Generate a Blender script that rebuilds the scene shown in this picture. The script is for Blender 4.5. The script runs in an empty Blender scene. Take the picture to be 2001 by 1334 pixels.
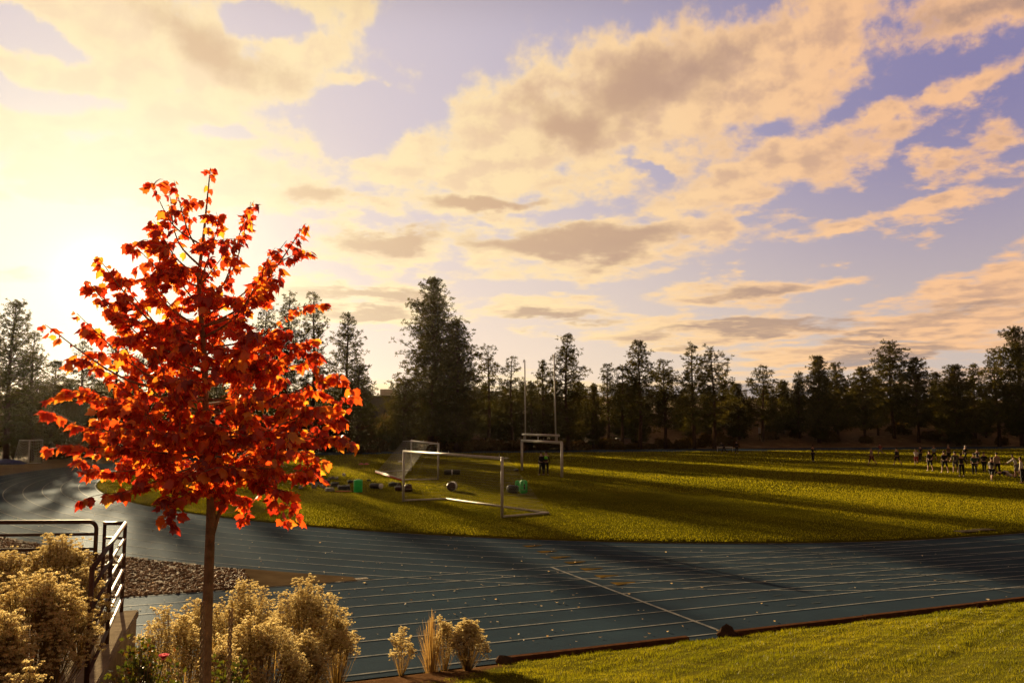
import bpy, bmesh, math, random
import numpy as np
from mathutils import Vector, Matrix, Quaternion

# ------------------------------------------------------------------ scene, camera
sc = bpy.context.scene
COL = sc.collection
sc.render.engine = 'CYCLES'
sc.view_settings.view_transform = 'Standard'
sc.view_settings.look = 'None'
sc.view_settings.gamma = 1.0
EXPOSURE = 1.8
sc.view_settings.exposure = EXPOSURE
sc.cycles.max_bounces = 6
sc.cycles.diffuse_bounces = 3
sc.cycles.transmission_bounces = 4
sc.cycles.transparent_max_bounces = 8
sc.cycles.sample_clamp_indirect = 4.0
sc.cycles.use_denoising = True

FPX, HC, YH = 1615.0, 3.9, 828.0         # focal length in photo pixels, eye height, horizon row
TH = math.atan((YH - 667) / FPX)
cam_data = bpy.data.cameras.new('camera')
cam = bpy.data.objects.new('camera', cam_data)
COL.objects.link(cam)
cam.location = (0, 0, HC)
cam.rotation_euler = (math.radians(90) + TH, 0, 0)
cam_data.sensor_width = 36.0
cam_data.lens = 36.0 * FPX / 2001.0
cam_data.clip_start = 0.1
cam_data.clip_end = 6000
sc.camera = cam

def ray(u, v):
    x = (u - 1000.5) / FPX; y = (667 - v) / FPX
    return Vector((x, math.cos(TH) - y * math.sin(TH), math.sin(TH) + y * math.cos(TH)))
def at_z(u, v, z=0.0):                   # where the line of sight meets height z
    r = ray(u, v); t = (z - HC) / r.z
    return Vector((r.x * t, r.y * t, z))
def at_d(u, v, d):                       # the point on the line of sight at forward distance d
    r = ray(u, v); t = d / r.y
    return Vector((r.x * t, d, HC + r.z * t))

# track coordinates: s along the straight, n across it
ANG = math.radians(22.26)
ES = np.array([math.cos(ANG), math.sin(ANG)]); EN = np.array([-math.sin(ANG), math.cos(ANG)])
def sn(s, n): return ES * s + EN * n
def to_sn(x, y): return x * ES[0] + y * ES[1], x * EN[0] + y * EN[1]
S0, AA, N0, BB, STRAIGHT = 26.0, 30.5, 63.6, 42.6, 95.0
LANE = 0.964
NIN, NOUT = N0 - BB, N0 - BB - 8 * LANE  # inner and outer edge of the straight
SUN = ray(195, 542).normalized()

# ------------------------------------------------------------------ object helpers
def tag(o, label=None, cat=None, group=None, kind=None):
    if label: o['label'] = label
    if cat: o['category'] = cat
    if group: o['group'] = group
    if kind: o['kind'] = kind
    return o
def empty(name, loc, label, cat, group=None, rz=0.0):
    o = bpy.data.objects.new(name, None); COL.objects.link(o)
    o.location = loc; o.rotation_euler = (0, 0, rz); o.empty_display_size = 0.2
    return tag(o, label, cat, group)
def np_mesh(name, V, F, smooth=False, mats=None, midx=None):
    V = np.asarray(V, np.float32); F = np.asarray(F, np.int32)
    me = bpy.data.meshes.new(name)
    k = F.shape[1]
    me.vertices.add(len(V)); me.vertices.foreach_set('co', V.ravel())
    me.loops.add(F.size); me.loops.foreach_set('vertex_index', F.ravel())
    me.polygons.add(len(F)); me.polygons.foreach_set('loop_start', np.arange(0, F.size, k, dtype=np.int32))
    for m in mats or (): me.materials.append(m)
    if midx is not None: me.polygons.foreach_set('material_index', np.asarray(midx, np.int32))
    if smooth: me.polygons.foreach_set('use_smooth', np.ones(len(F), bool))
    me.update(calc_edges=True); me.validate()
    return me
def link(name, me, parent=None, loc=None):
    o = bpy.data.objects.new(name, me); COL.objects.link(o)
    if parent: o.parent = parent
    if loc is not None: o.location = loc
    return o

class MB:
    """collects primitive shapes into one mesh"""
    def __init__(s): s.V = []; s.F = []; s.M = []; s.mi = 0
    def add(s, vs, fs):
        b = len(s.V); s.V += [tuple(v) for v in vs]; s.F += [tuple(i + b for i in f) for f in fs]; s.M += [s.mi] * len(fs)
    def box(s, c, size, rz=0.0, rot=None, bev=0.0):
        bm = bmesh.new(); bmesh.ops.create_cube(bm, size=1)
        bmesh.ops.scale(bm, vec=size, verts=bm.verts)
        if bev: bmesh.ops.bevel(bm, geom=bm.edges[:], offset=bev, segments=2, affect='EDGES')
        R = rot if rot is not None else Matrix.Rotation(rz, 3, 'Z')
        bm.verts.index_update()
        s.add([R @ v.co + Vector(c) for v in bm.verts], [[v.index for v in f.verts] for f in bm.faces]); bm.free()
    def tube(s, pts, rad, n=8, cap=True):
        pts = [Vector(p) for p in pts]; rads = rad if isinstance(rad, (list, tuple)) else [rad] * len(pts)
        base = len(s.V); T = (pts[1] - pts[0]).normalized()
        N = T.orthogonal().normalized()
        for i, p in enumerate(pts):
            t = ((pts[min(i + 1, len(pts) - 1)] - pts[max(i - 1, 0)])).normalized()
            q = T.rotation_difference(t); N = (q @ N); N = (N - t * N.dot(t)).normalized(); T = t
            B = t.cross(N)
            for k in range(n):
                a = 2 * math.pi * k / n
                s.V.append(tuple(p + (N * math.cos(a) + B * math.sin(a)) * rads[i]))
        for i in range(len(pts) - 1):
            for k in range(n):
                a = base + i * n + k; b = base + i * n + (k + 1) % n
                s.F.append((a, b, b + n, a + n)); s.M.append(s.mi)
        if cap:
            s.F.append(tuple(base + k for k in reversed(range(n)))); s.M.append(s.mi)
            e = base + (len(pts) - 1) * n
            s.F.append(tuple(e + k for k in range(n))); s.M.append(s.mi)
    def blob(s, c, r, sub=2, jit=0.0, seed=0, rot=0.0, flat=None, boxy=1.0):
        bm = bmesh.new(); bmesh.ops.create_icosphere(bm, subdivisions=sub, radius=1)
        rnd = random.Random(seed); R = Matrix.Rotation(rot, 3, 'Z'); bm.verts.index_update()
        ph = [rnd.uniform(0, 6) for _ in range(6)]
        out = []
        for v in bm.verts:
            k = 1 + jit * (math.sin(v.co.x * 3 + ph[0]) + math.sin(v.co.y * 4 + ph[1]) + math.sin(v.co.z * 5 + ph[2])) / 2 + jit * .3 * rnd.uniform(-1, 1)
            if boxy != 1.0:
                v.co = Vector([math.copysign(abs(q) ** boxy, q) for q in v.co]); v.co *= 1.0 / max(1e-6, max(1.0, v.co.length * .82))
            p = Vector((v.co.x * r[0] * k, v.co.y * r[1] * k, v.co.z * r[2] * k))
            if flat is not None and p.z < flat: p.z = flat
            out.append(R @ p + Vector(c))
        s.add(out, [[v.index for v in f.verts] for f in bm.faces]); bm.free()
    def mesh(s, name, mats, smooth=False):
        me = bpy.data.meshes.new(name); me.from_pydata(s.V, [], s.F)
        for m in (mats if isinstance(mats, (list, tuple)) else [mats]): me.materials.append(m)
        me.polygons.foreach_set('material_index', s.M)
        if smooth: me.polygons.foreach_set('use_smooth', [True] * len(s.F))
        me.update(); return me
    def build(s, name, mats, parent=None, smooth=False):
        o = link(name, s.mesh(name, mats, smooth))
        if parent:
            o.parent = parent
            # shapes are given in world space: bring them into the parent's frame
            o.matrix_parent_inverse = (Matrix.Translation(parent.location) @ parent.rotation_euler.to_matrix().to_4x4()).inverted()
        return o

# ------------------------------------------------------------------ materials
def nodes(mat):
    mat.use_nodes = True; nt = mat.node_tree; nt.nodes.clear(); return nt
def nd(nt, typ, ins=None, **props):
    n = nt.nodes.new(typ)
    for k, v in props.items(): setattr(n, k, v)
    for k, v in (ins or {}).items():
        if isinstance(v, bpy.types.NodeSocket): nt.links.new(v, n.inputs[k])
        else: n.inputs[k].default_value = v
    return n
def math_n(nt, op, a, b=None, clamp=False):
    ins = {0: a}
    if b is not None: ins[1] = b
    n = nd(nt, 'ShaderNodeMath', ins, operation=op); n.use_clamp = clamp; return n.outputs[0]
def mixc(nt, fac, a, b, blend='MIX'):
    n = nd(nt, 'ShaderNodeMix', None, data_type='RGBA', blend_type=blend)
    for s_, v in ((n.inputs[0], fac), (n.inputs[6], a), (n.inputs[7], b)):
        if isinstance(v, bpy.types.NodeSocket): nt.links.new(v, s_)
        else: s_.default_value = v if not isinstance(v, tuple) or len(v) == 4 else (*v, 1)
    return n.outputs[2]
def ramp(nt, fac, stops):
    n = nd(nt, 'ShaderNodeValToRGB', {0: fac}); cr = n.color_ramp
    while len(cr.elements) < len(stops): cr.elements.new(0.5)
    for e, (p, c) in zip(cr.elements, stops): e.position = p; e.color = (*c, 1) if len(c) == 3 else c
    return n.outputs[0]
def maprange(nt, v, a, b, c=0.0, d=1.0, typ='SMOOTHSTEP'):
    n = nd(nt, 'ShaderNodeMapRange', {'Value': v, 'From Min': a, 'From Max': b, 'To Min': c, 'To Max': d}, interpolation_type=typ)
    return n.outputs[0]
def noise(nt, vec, scale, detail=4, rough=0.55):
    n = nd(nt, 'ShaderNodeTexNoise', {'Scale': scale, 'Detail': detail, 'Roughness': rough})
    if vec is not None: nt.links.new(vec, n.inputs['Vector'])
    return n.outputs[0]
def obj_co(nt): return nd(nt, 'ShaderNodeTexCoord').outputs['Object']
def pos_co(nt): return nd(nt, 'ShaderNodeNewGeometry').outputs['Position']

def mat_plain(name, c1, c2=None, rough=0.6, scale=8.0, metallic=0.0, bump=0.0, spec=0.25, coat=0.0):
    m = bpy.data.materials.new(name); nt = nodes(m)
    out = nd(nt, 'ShaderNodeOutputMaterial')
    p = nd(nt, 'ShaderNodeBsdfPrincipled', {'Roughness': rough, 'Metallic': metallic, 'Specular IOR Level': spec, 'Coat Weight': coat})
    co = obj_co(nt); nz = noise(nt, co, scale, 5)
    c2 = c2 or tuple(x * 0.75 for x in c1)
    nt.links.new(mixc(nt, maprange(nt, nz, .3, .7), c2, c1), p.inputs['Base Color'])
    if bump:
        b = nd(nt, 'ShaderNodeBump', {'Height': noise(nt, co, scale * 4, 4), 'Strength': bump, 'Distance': 0.02})
        nt.links.new(b.outputs[0], p.inputs['Normal'])
    nt.links.new(p.outputs[0], out.inputs[0])
    return m
def mat_leaf(name, stops, trans=0.5, tint=(1, 1, 1), rough=0.45, gloss=0.08, patch=None):
    """thin leaf: diffuse front, light shining through, a little gloss; every leaf its own shade"""
    m = bpy.data.materials.new(name); nt = nodes(m); out = nd(nt, 'ShaderNodeOutputMaterial')
    rnd = nd(nt, 'ShaderNodeNewGeometry').outputs['Random Per Island']
    if patch:
        big = maprange(nt, noise(nt, pos_co(nt), patch, 3), .32, .68)
        rnd = math_n(nt, 'ADD', math_n(nt, 'MULTIPLY', rnd, .55), math_n(nt, 'MULTIPLY', big, .45))
    c = ramp(nt, rnd, stops)
    d = nd(nt, 'ShaderNodeBsdfDiffuse', {'Color': c})
    t = nd(nt, 'ShaderNodeBsdfTranslucent', {'Color': mixc(nt, 1.0, c, (*tint, 1), 'MULTIPLY')})
    g = nd(nt, 'ShaderNodeBsdfGlossy', {'Color': (1, 1, 1, 1), 'Roughness': rough})
    a = nd(nt, 'ShaderNodeMixShader', {0: trans}); nt.links.new(d.outputs[0], a.inputs[1]); nt.links.new(t.outputs[0], a.inputs[2])
    b = nd(nt, 'ShaderNodeMixShader', {0: gloss}); nt.links.new(a.outputs[0], b.inputs[1]); nt.links.new(g.outputs[0], b.inputs[2])
    nt.links.new(b.outputs[0], out.inputs[0])
    return m

M = {}
M['white_paint'] = mat_plain('white_paint', (.52, .5, .46), (.4, .38, .34), .55, 6)
M['red_paint'] = mat_plain('red_paint', (.5, .03, .02), None, .45)
M['net'] = mat_plain('net_cord', (.2, .19, .17), None, .8)
M['white_net'] = mat_plain('white_net', (.4, .38, .34), None, .8)
M['brown_steel'] = mat_plain('brown_steel', (.075, .035, .024), (.05, .024, .018), .6, 12, 0.0, 0, .2, 0.0)
M['concrete'] = mat_plain('concrete', (.32, .27, .2), (.22, .18, .13), .85, 5, 0, .35, spec=0.0)
M['pale_concrete'] = mat_plain('pale_concrete', (.10, .07, .04), (.07, .048, .028), .95, 2, 0, .2, spec=0.0)
M['timber'] = mat_plain('timber', (.11, .05, .026), (.07, .032, .018), .8, 7, 0, .5, spec=0.0)
M['rock'] = mat_plain('dark_rock', (.075, .045, .03), (.04, .026, .018), .9, 4, 0, .5, 0.0)
M['bark_maple'] = mat_plain('maple_bark', (.30, .2, .13), (.17, .11, .07), .85, 14, 0, .5, .1)
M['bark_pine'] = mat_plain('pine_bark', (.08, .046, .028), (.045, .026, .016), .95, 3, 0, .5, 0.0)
M['green_vinyl'] = mat_plain('green_vinyl', (.03, .66, .11), (.025, .55, .09), .4, 5)
M['black_vinyl'] = mat_plain('black_vinyl', (.014, .011, .012), None, .45, 8)
M['maroon_vinyl'] = mat_plain('maroon_vinyl', (.055, .012, .014), (.03, .01, .01), .45, 8)
M['white_vinyl'] = mat_plain('white_vinyl', (.7, .68, .66), (.55, .53, .52), .5, 8)
M['grey_cloth'] = mat_plain('grey_cloth', (.25, .24, .24), (.17, .16, .17), .85, 9, 0, .3)
M['orange_plastic'] = mat_plain('orange_plastic', (.55, .11, .02), None, .5)
M['blue_tarp'] = mat_plain('blue_tarp', (.05, .06, .2), (.03, .04, .12), .5, 3, 0, .4)
M['plate'] = mat_plain('cover_plate', (.12, .1, .07), None, .8, 10, spec=0.0)
M['rope'] = mat_plain('rope', (.34, .27, .17), (.22, .16, .1), .85, 30)
M['wall_dark'] = mat_plain('dark_wall', (.06, .045, .035), None, .9, 1)
M['wall_pale'] = mat_plain('pale_wall', (.8, .7, .52), None, .9, 1)
M['shed'] = mat_plain('shed_boards', (.2, .13, .085), None, .9, 2)

M['maple_leaf'] = mat_leaf('maple_leaf', [(0, (.30, .018, .010)), (.35, (.55, .045, .012)), (.6, (.72, .095, .016)), (.82, (.82, .19, .022)), (1, (.86, .36, .04))], .6, (1.0, 1.0, .65), .3, .04)
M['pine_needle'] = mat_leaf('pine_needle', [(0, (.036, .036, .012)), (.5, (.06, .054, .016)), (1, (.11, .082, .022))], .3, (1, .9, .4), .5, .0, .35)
M['bush_leaf'] = mat_leaf('bush_leaf', [(0, (.05, .034, .012)), (.5, (.09, .058, .02)), (1, (.15, .09, .03))], .3, (1, .85, .4), .5, .0, .5)
M['rose_leaf'] = mat_leaf('rose_leaf', [(0, (.035, .05, .012)), (.6, (.08, .085, .015)), (.85, (.14, .11, .02)), (1, (.16, .04, .015))], .4, (1, 1, .4), .35, .035)
M['rose_petal'] = mat_leaf('rose_petal', [(0, (.75, .2, .27)), (1, (.9, .38, .42))], .4, (1, .7, .7), .5, .04)
M['rabbit_flower'] = mat_leaf('rabbit_flower', [(0, (.52, .40, .18)), (.5, (.76, .64, .35)), (1, (.88, .81, .56))], .52, (1, .94, .74), .6, .0)
M['rabbit_stem'] = mat_leaf('rabbit_stem', [(0, (.11, .07, .022)), (.6, (.2, .13, .045)), (1, (.3, .21, .08))], .3, (1, .85, .5), .6, .03)
M['straw'] = mat_leaf('straw', [(0, (.3, .19, .07)), (1, (.5, .36, .16))], .4, (1, .85, .5), .5, .05)
M['field_blade'] = mat_leaf('field_blade', [(0, (.20, .20, .016)), (.6, (.30, .275, .022)), (1, (.38, .33, .03))], .5, (1, .92, .3), .5, 0.0, .12)
M['bank_blade'] = mat_leaf('bank_blade', [(0, (.10, .115, .008)), (.6, (.185, .175, .012)), (1, (.28, .235, .025))], .5, (1, .95, .3), .4, 0.008, .5)
M['fallen_leaf'] = mat_leaf('fallen_leaf', [(0, (.3, .2, .11)), (.6, (.5, .4, .26)), (1, (.75, .66, .5))], .4, (1, .9, .7), .5, .02)

def mat_ground(name, stops, scale, bump=.5, bscale=40, rough=.95, dist=.03, spec=.05):
    m = bpy.data.materials.new(name); nt = nodes(m); out = nd(nt, 'ShaderNodeOutputMaterial')
    p = nd(nt, 'ShaderNodeBsdfPrincipled', {'Roughness': rough, 'Specular IOR Level': spec})
    co = pos_co(nt)
    f = math_n(nt, 'ADD', math_n(nt, 'MULTIPLY', noise(nt, co, scale, 6, .65), .6), math_n(nt, 'MULTIPLY', noise(nt, co, scale * 9, 4, .6), .4))
    nt.links.new(ramp(nt, f, stops), p.inputs['Base Color'])
    b = nd(nt, 'ShaderNodeBump', {'Height': noise(nt, co, bscale, 4, .65), 'Strength': bump, 'Distance': dist})
    nt.links.new(b.outputs[0], p.inputs['Normal']); nt.links.new(p.outputs[0], out.inputs[0])
    return m
M['forest_floor'] = mat_ground('forest_floor', [(.3, (.06, .036, .017)), (.5, (.13, .08, .036)), (.7, (.27, .18, .075))], .12, .8, 2.0, .95, .3)
M['turf'] = mat_ground('turf', [(.3, (.05, .048, .003)), (.5, (.085, .078, .005)), (.7, (.13, .105, .008))], .06, .9, 18, 1.0, .06, 0.0)
M['soil'] = mat_ground('soil', [(.3, (.035, .02, .01)), (.5, (.08, .045, .022)), (.7, (.16, .09, .045))], 1.3, .9, 30, .95, .04)
M['gravel_base'] = mat_ground('gravel_base', [(.3, (.05, .032, .018)), (.7, (.13, .085, .05))], 2, .9, 12, .95, .05)

def mat_track():
    m = bpy.data.materials.new('track_rubber'); nt = nodes(m); out = nd(nt, 'ShaderNodeOutputMaterial')
    co = pos_co(nt)
    big = noise(nt, co, .09, 5, .6); mid = noise(nt, co, .7, 5, .65); fine = noise(nt, co, 60, 3, .6)
    c = ramp(nt, math_n(nt, 'ADD', math_n(nt, 'MULTIPLY', big, .55), math_n(nt, 'MULTIPLY', mid, .45)),
             [(.3, (.022, .033, .048)), (.5, (.026, .043, .062)), (.68, (.032, .056, .078))])
    c = mixc(nt, maprange(nt, noise(nt, co, .23, 6, .7), .56, .74), c, (.024, .027, .028, 1))      # worn, dusty patches
    p = nd(nt, 'ShaderNodeBsdfPrincipled', {'Base Color': c, 'Roughness': .85, 'Specular IOR Level': 0.0})
    b = nd(nt, 'ShaderNodeBump', {'Height': fine, 'Strength': .6, 'Distance': .006})
    nt.links.new(b.outputs[0], p.inputs['Normal'])
    g = nd(nt, 'ShaderNodeBsdfGlossy', {'Color': (.75, .85, 1, 1), 'Roughness': .5, 'Normal': b.outputs[0]}); mx = nd(nt, 'ShaderNodeMixShader', {0: .011, 1: p.outputs[0], 2: g.outputs[0]})
    nt.links.new(mx.outputs[0], out.inputs[0])
    return m
M['track'] = mat_track()
def mat_line():
    m = bpy.data.materials.new('line_paint'); nt = nodes(m); out = nd(nt, 'ShaderNodeOutputMaterial')
    co = pos_co(nt)
    c = mixc(nt, maprange(nt, noise(nt, co, 3, 6, .7), .35, .75), (.28, .28, .27, 1), (.07, .088, .10, 1))
    p = nd(nt, 'ShaderNodeBsdfPrincipled', {'Base Color': c, 'Roughness': .8, 'Specular IOR Level': 0.0})
    g = nd(nt, 'ShaderNodeBsdfGlossy', {'Color': (.8, .85, .9, 1), 'Roughness': .5}); mx = nd(nt, 'ShaderNodeMixShader', {0: .016, 1: p.outputs[0], 2: g.outputs[0]}); nt.links.new(mx.outputs[0], out.inputs[0]); return m
M['line'] = mat_line()
M['faded_line'] = mat_plain('faded_line', (.13, .14, .14), (.05, .062, .07), .9, 2, 0, 0, 0.0)
M['yellow_mark'] = mat_plain('yellow_mark', (.14, .085, .02), (.06, .045, .02), .8, 3, 0, 0, 0.0)

# ------------------------------------------------------------------ world: low sun, broken cloud
def build_world():
    w = bpy.data.worlds.new('World'); sc.world = w; w.use_nodes = True; nt = w.node_tree; nt.nodes.clear()
    out = nd(nt, 'ShaderNodeOutputWorld'); bg = nd(nt, 'ShaderNodeBackground')
    D = nd(nt, 'ShaderNodeTexCoord').outputs['Generated']
    sep = nd(nt, 'ShaderNodeSeparateXYZ', {0: D})
    az = math_n(nt, 'ARCTAN2', sep.outputs[0], sep.outputs[1])
    el = math_n(nt, 'ARCSINE', sep.outputs[2])
    elp = math_n(nt, 'MAXIMUM', el, 0.0)
    P0 = nd(nt, 'ShaderNodeCombineXYZ', {0: az, 1: el, 2: 0.0}).outputs[0]
    # cloud texture gets flatter and finer towards the horizon
    kz = math_n(nt, 'DIVIDE', 1.0, math_n(nt, 'ADD', elp, .16))
    Q = nd(nt, 'ShaderNodeCombineXYZ', {0: math_n(nt, 'MULTIPLY', az, 2.6), 1: math_n(nt, 'MULTIPLY', kz, -.95), 2: 1.7}).outputs[0]
    wn = nd(nt, 'ShaderNodeTexNoise', {'Vector': Q, 'Scale': 3.2, 'Detail': 5, 'Roughness': .58})
    wv = nd(nt, 'ShaderNodeVectorMath', {0: wn.outputs['Color'], 1: (.5, .5, .5)}, operation='SUBTRACT').outputs[0]
    wv = nd(nt, 'ShaderNodeVectorMath', {0: wv, 1: (.17, .085, 0)}, operation='MULTIPLY').outputs[0]
    P = nd(nt, 'ShaderNodeVectorMath', {0: P0, 1: wv}, operation='ADD').outputs[0]
    fb = noise(nt, Q, 7.0, 9, .6); fb2 = noise(nt, Q, 2.2, 6, .55)
    def ell(lst):
        acc = None
        for (u, v, ru, rv, rot, amp) in lst:
            r = ray(u, v).normalized(); a, e = math.atan2(r.x, r.y), math.asin(r.z)
            mp = nd(nt, 'ShaderNodeMapping', {'Vector': P, 'Location': (a, e, 0), 'Rotation': (0, 0, math.radians(rot)), 'Scale': (ru / FPX, rv / FPX, 1)}, vector_type='TEXTURE')
            L = nd(nt, 'ShaderNodeVectorMath', {0: mp.outputs[0]}, operation='LENGTH').outputs['Value']
            x = math_n(nt, 'MULTIPLY_ADD', L, -amp); nt.nodes[-1].inputs[2].default_value = amp
            acc = x if acc is None else math_n(nt, 'SMOOTH_MAX', acc, x)
            if acc is not x: nt.nodes[-1].inputs[2].default_value = .25
        return acc
    body = ell([
        (1290, 190, 430, 150, 12, 1.2), (1010, 270, 270, 130, 10, 1.2), (1570, 90, 150, 120, 20, 1.0), (940, 345, 350, 52, 0, 1.0),
        (1480, 340, 310, 62, 14, 1.0), (1740, 240, 80, 45, 25, .9), (1140, 485, 330, 62, 2, 1.1), (1380, 455, 110, 50, 10, .9), (760, 480, 170, 48, 3, .9),
        (930, 405, 170, 34, 5, .8), (1050, 608, 185, 36, 3, .9), (1400, 645, 300, 38, -2, 1.0), (1470, 570, 170, 30, 0, .8),
        (1640, 440, 130, 22, 3, .7), (1850, 405, 140, 28, 14, .8), (1880, 178, 95, 32, 12, .8), (1975, 260, 80, 32, -12, .8),
        (1870, 306, 80, 20, -5, .6), (1845, 352, 70, 18, 0, .6), (1620, 545, 50, 13, 5, .6), (1930, 570, 180, 55, 14, .9), (1840, 640, 250, 34, 6, .9), (1700, 690, 330, 28, 3, .9),
        (250, 110, 440, 150, 0, 1.3), (330, 240, 330, 70, -4, 1.2), (100, 190, 260, 70, 0, 1.1), (560, 60, 130, 120, 0, 1.0), (690, 140, 55, 24, 0, .7), (665, 10, 110, 50, 0, .9), 
        (330, 345, 430, 72, 0, 1.1), (640, 388, 170, 46, 0, .9), (720, 575, 190, 40, 0, .9), (690, 620, 210, 30, 0, .9), (1940, 5, 260, 45, -4, .9), (20, 520, 90, 26, 0, .8), (1250, 780, 900, 42, 0, .8), (600, 790, 700, 50, 0, .8)])
    core = ell([(1260, 175, 250, 70, 18, .8), (1110, 245, 150, 55, -15, .75), (1130, 480, 260, 36, 1, 1.2), (765, 470, 120, 26, 3, 1.2), (935, 402, 125, 17, 5, 1.1), (1060, 622, 120, 15, 3, 1.0),
                (1540, 632, 190, 16, -2, 1.2), (1430, 650, 240, 14, 0, .8), (1470, 572, 90, 14, 0, .7), (730, 572, 130, 18, 0, 1.1), (710, 616, 130, 14, 0, .9), (1900, 15, 180, 22, 0, .6), (1720, 668, 150, 12, -2, 1.0), (1760, 692, 140, 12, -2, 1.0),
                (430, 95, 190, 50, -20, .75), (630, 385, 110, 28, 0, .9), (20, 518, 40, 11, 0, 1.2), (1900, 610, 120, 18, 5, .6), (1250, 790, 900, 40, 0, 1.3), (600, 800, 700, 44, 0, 1.2)])
    holes = ell([(60, 78, 120, 34, 0, 1.0), (80, 186, 130, 34, 0, 1.0), (530, 45, 90, 40, 0, 1.0), (700, 235, 110, 75, 15, 1.0), (430, 262, 90, 22, 0, .8), (120, 420, 110, 26, 0, .7), (1260, 330, 60, 20, 0, .6)])
    body = math_n(nt, 'SUBTRACT', body, math_n(nt, 'MULTIPLY', math_n(nt, 'MAXIMUM', holes, 0.0), 1.6))
    # elsewhere in the sky: loose natural cover
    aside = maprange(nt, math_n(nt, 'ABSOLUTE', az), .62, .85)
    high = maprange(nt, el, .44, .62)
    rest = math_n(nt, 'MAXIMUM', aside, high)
    loose = math_n(nt, 'MULTIPLY', math_n(nt, 'SUBTRACT', fb2, .42), 4.0)
    fld = nd(nt, 'ShaderNodeMix', {0: rest, 2: body, 3: loose}, data_type='FLOAT').outputs[0]
    dens = math_n(nt, 'ADD', fld, math_n(nt, 'MULTIPLY', math_n(nt, 'SUBTRACT', fb, .5), 2.2))
    alpha = maprange(nt, dens, -.10, .46)
    thick = maprange(nt, math_n(nt, 'ADD', core, math_n(nt, 'MULTIPLY', math_n(nt, 'SUBTRACT', fb, .5), 1.1)), -.1, .65)
    thick2 = math_n(nt, 'MULTIPLY', maprange(nt, dens, .5, 1.5), maprange(nt, fb2, .35, .7))
    thick = math_n(nt, 'MAXIMUM', thick, math_n(nt, 'MULTIPLY', thick2, .30))
    # angle to the sun
    cosA = nd(nt, 'ShaderNodeVectorMath', {0: D, 1: SUN}, operation='DOT_PRODUCT').outputs['Value']
    angl = math_n(nt, 'ARCCOSINE', math_n(nt, 'MINIMUM', cosA, 1.0))
    near = math_n(nt, 'POWER', 2.718, math_n(nt, 'MULTIPLY', math_n(nt, 'POWER', math_n(nt, 'DIVIDE', angl, .36), 1.5), -1.0))
    far = maprange(nt, angl, .32, .98)
    s = 1.0 / (2 ** EXPOSURE)
    def c(r, g, b):
        f = lambda x: (x / 255 / 12.92 if x <= 10 else ((x / 255 + .055) / 1.055) ** 2.4) * s
        return (f(r), f(g), f(b), 1)
    blue = mixc(nt, far, c(198, 188, 198), c(134, 126, 166))
    low = mixc(nt, far, c(240, 216, 188), c(202, 184, 174))
    sky = mixc(nt, maprange(nt, el, .03, .36), low, blue)
    tight = math_n(nt, 'POWER', 2.718, math_n(nt, 'MULTIPLY', math_n(nt, 'POWER', math_n(nt, 'DIVIDE', angl, .20), 2.0), -1.0))
    sky = mixc(nt, near, sky, c(226, 205, 205)); sky = mixc(nt, tight, sky, c(254, 240, 212))
    lit = mixc(nt, maprange(nt, angl, .34, 1.0), c(255, 222, 162), c(250, 192, 138))
    lit = mixc(nt, near, lit, c(255, 238, 192))
    dark = mixc(nt, far, c(198, 152, 112), c(170, 136, 118))
    dark = mixc(nt, maprange(nt, el, .30, .06), dark, c(168, 134, 116))
    dark = mixc(nt, maprange(nt, el, .085, .055), dark, c(148, 140, 146))
    dark = mixc(nt, math_n(nt, 'MULTIPLY', near, .6), dark, c(252, 228, 180))
    # relief: compare the cloud texture with itself a little nearer the sun, bright towards the light and dim behind
    Qo = nd(nt, 'ShaderNodeVectorMath', {0: Q, 1: (-.035, .045, 0)}, operation='ADD').outputs[0]
    rel = math_n(nt, 'SUBTRACT', noise(nt, Q, 5.0, 6, .58), noise(nt, Qo, 5.0, 6, .58))
    shade = maprange(nt, rel, -.10, .09)
    dim = mixc(nt, far, c(236, 196, 150), c(206, 160, 128)); dim = mixc(nt, near, dim, c(252, 232, 190))
    lit = mixc(nt, math_n(nt, 'MULTIPLY', maprange(nt, dens, .15, .8), shade), lit, dim)
    cloud = mixc(nt, math_n(nt, 'MULTIPLY', thick, .92), lit, dark)
    colr = mixc(nt, math_n(nt, 'MULTIPLY', alpha, .93), sky, cloud)
    # the bright air round the sun
    glow = math_n(nt, 'POWER', 2.718, math_n(nt, 'MULTIPLY', math_n(nt, 'POWER', math_n(nt, 'DIVIDE', angl, .125), 1.5), -1.0))
    glow2 = math_n(nt, 'POWER', 2.718, math_n(nt, 'MULTIPLY', math_n(nt, 'POWER', math_n(nt, 'DIVIDE', angl, .035), 2.0), -1.0))
    colr = mixc(nt, math_n(nt, 'MULTIPLY', glow, .82), colr, c(255, 251, 226))
    add2 = mixc(nt, 1.0, (.25, .2, .12, 1), nd(nt, 'ShaderNodeCombineColor', {0: glow2, 1: glow2, 2: glow2}).outputs[0], 'MULTIPLY')
    colr = mixc(nt, 1.0, colr, add2, 'ADD')
    ns = nd(nt, 'ShaderNodeTexSky', sky_type='NISHITA'); ns.sun_disc = False
    ns.sun_elevation = math.asin(SUN.z); ns.sun_rotation = math.atan2(SUN.x, SUN.y) % (2 * math.pi); ns.altitude = 1100; ns.dust_density = 1.5
    colr = mixc(nt, .0022, colr, ns.outputs[0], 'ADD')
    colr = mixc(nt, math_n(nt, 'MULTIPLY', rest, .78), colr, c(92, 68, 46))      # sky outside the view dimmed and browned to lower ambient and warm the shadows
    # below the horizon: dim ground bounce
    colr = mixc(nt, maprange(nt, el, -.01, -.06), colr, (.02, .014, .008, 1))
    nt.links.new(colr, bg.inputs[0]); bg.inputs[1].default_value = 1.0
    nt.links.new(bg.outputs[0], out.inputs[0])
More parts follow.
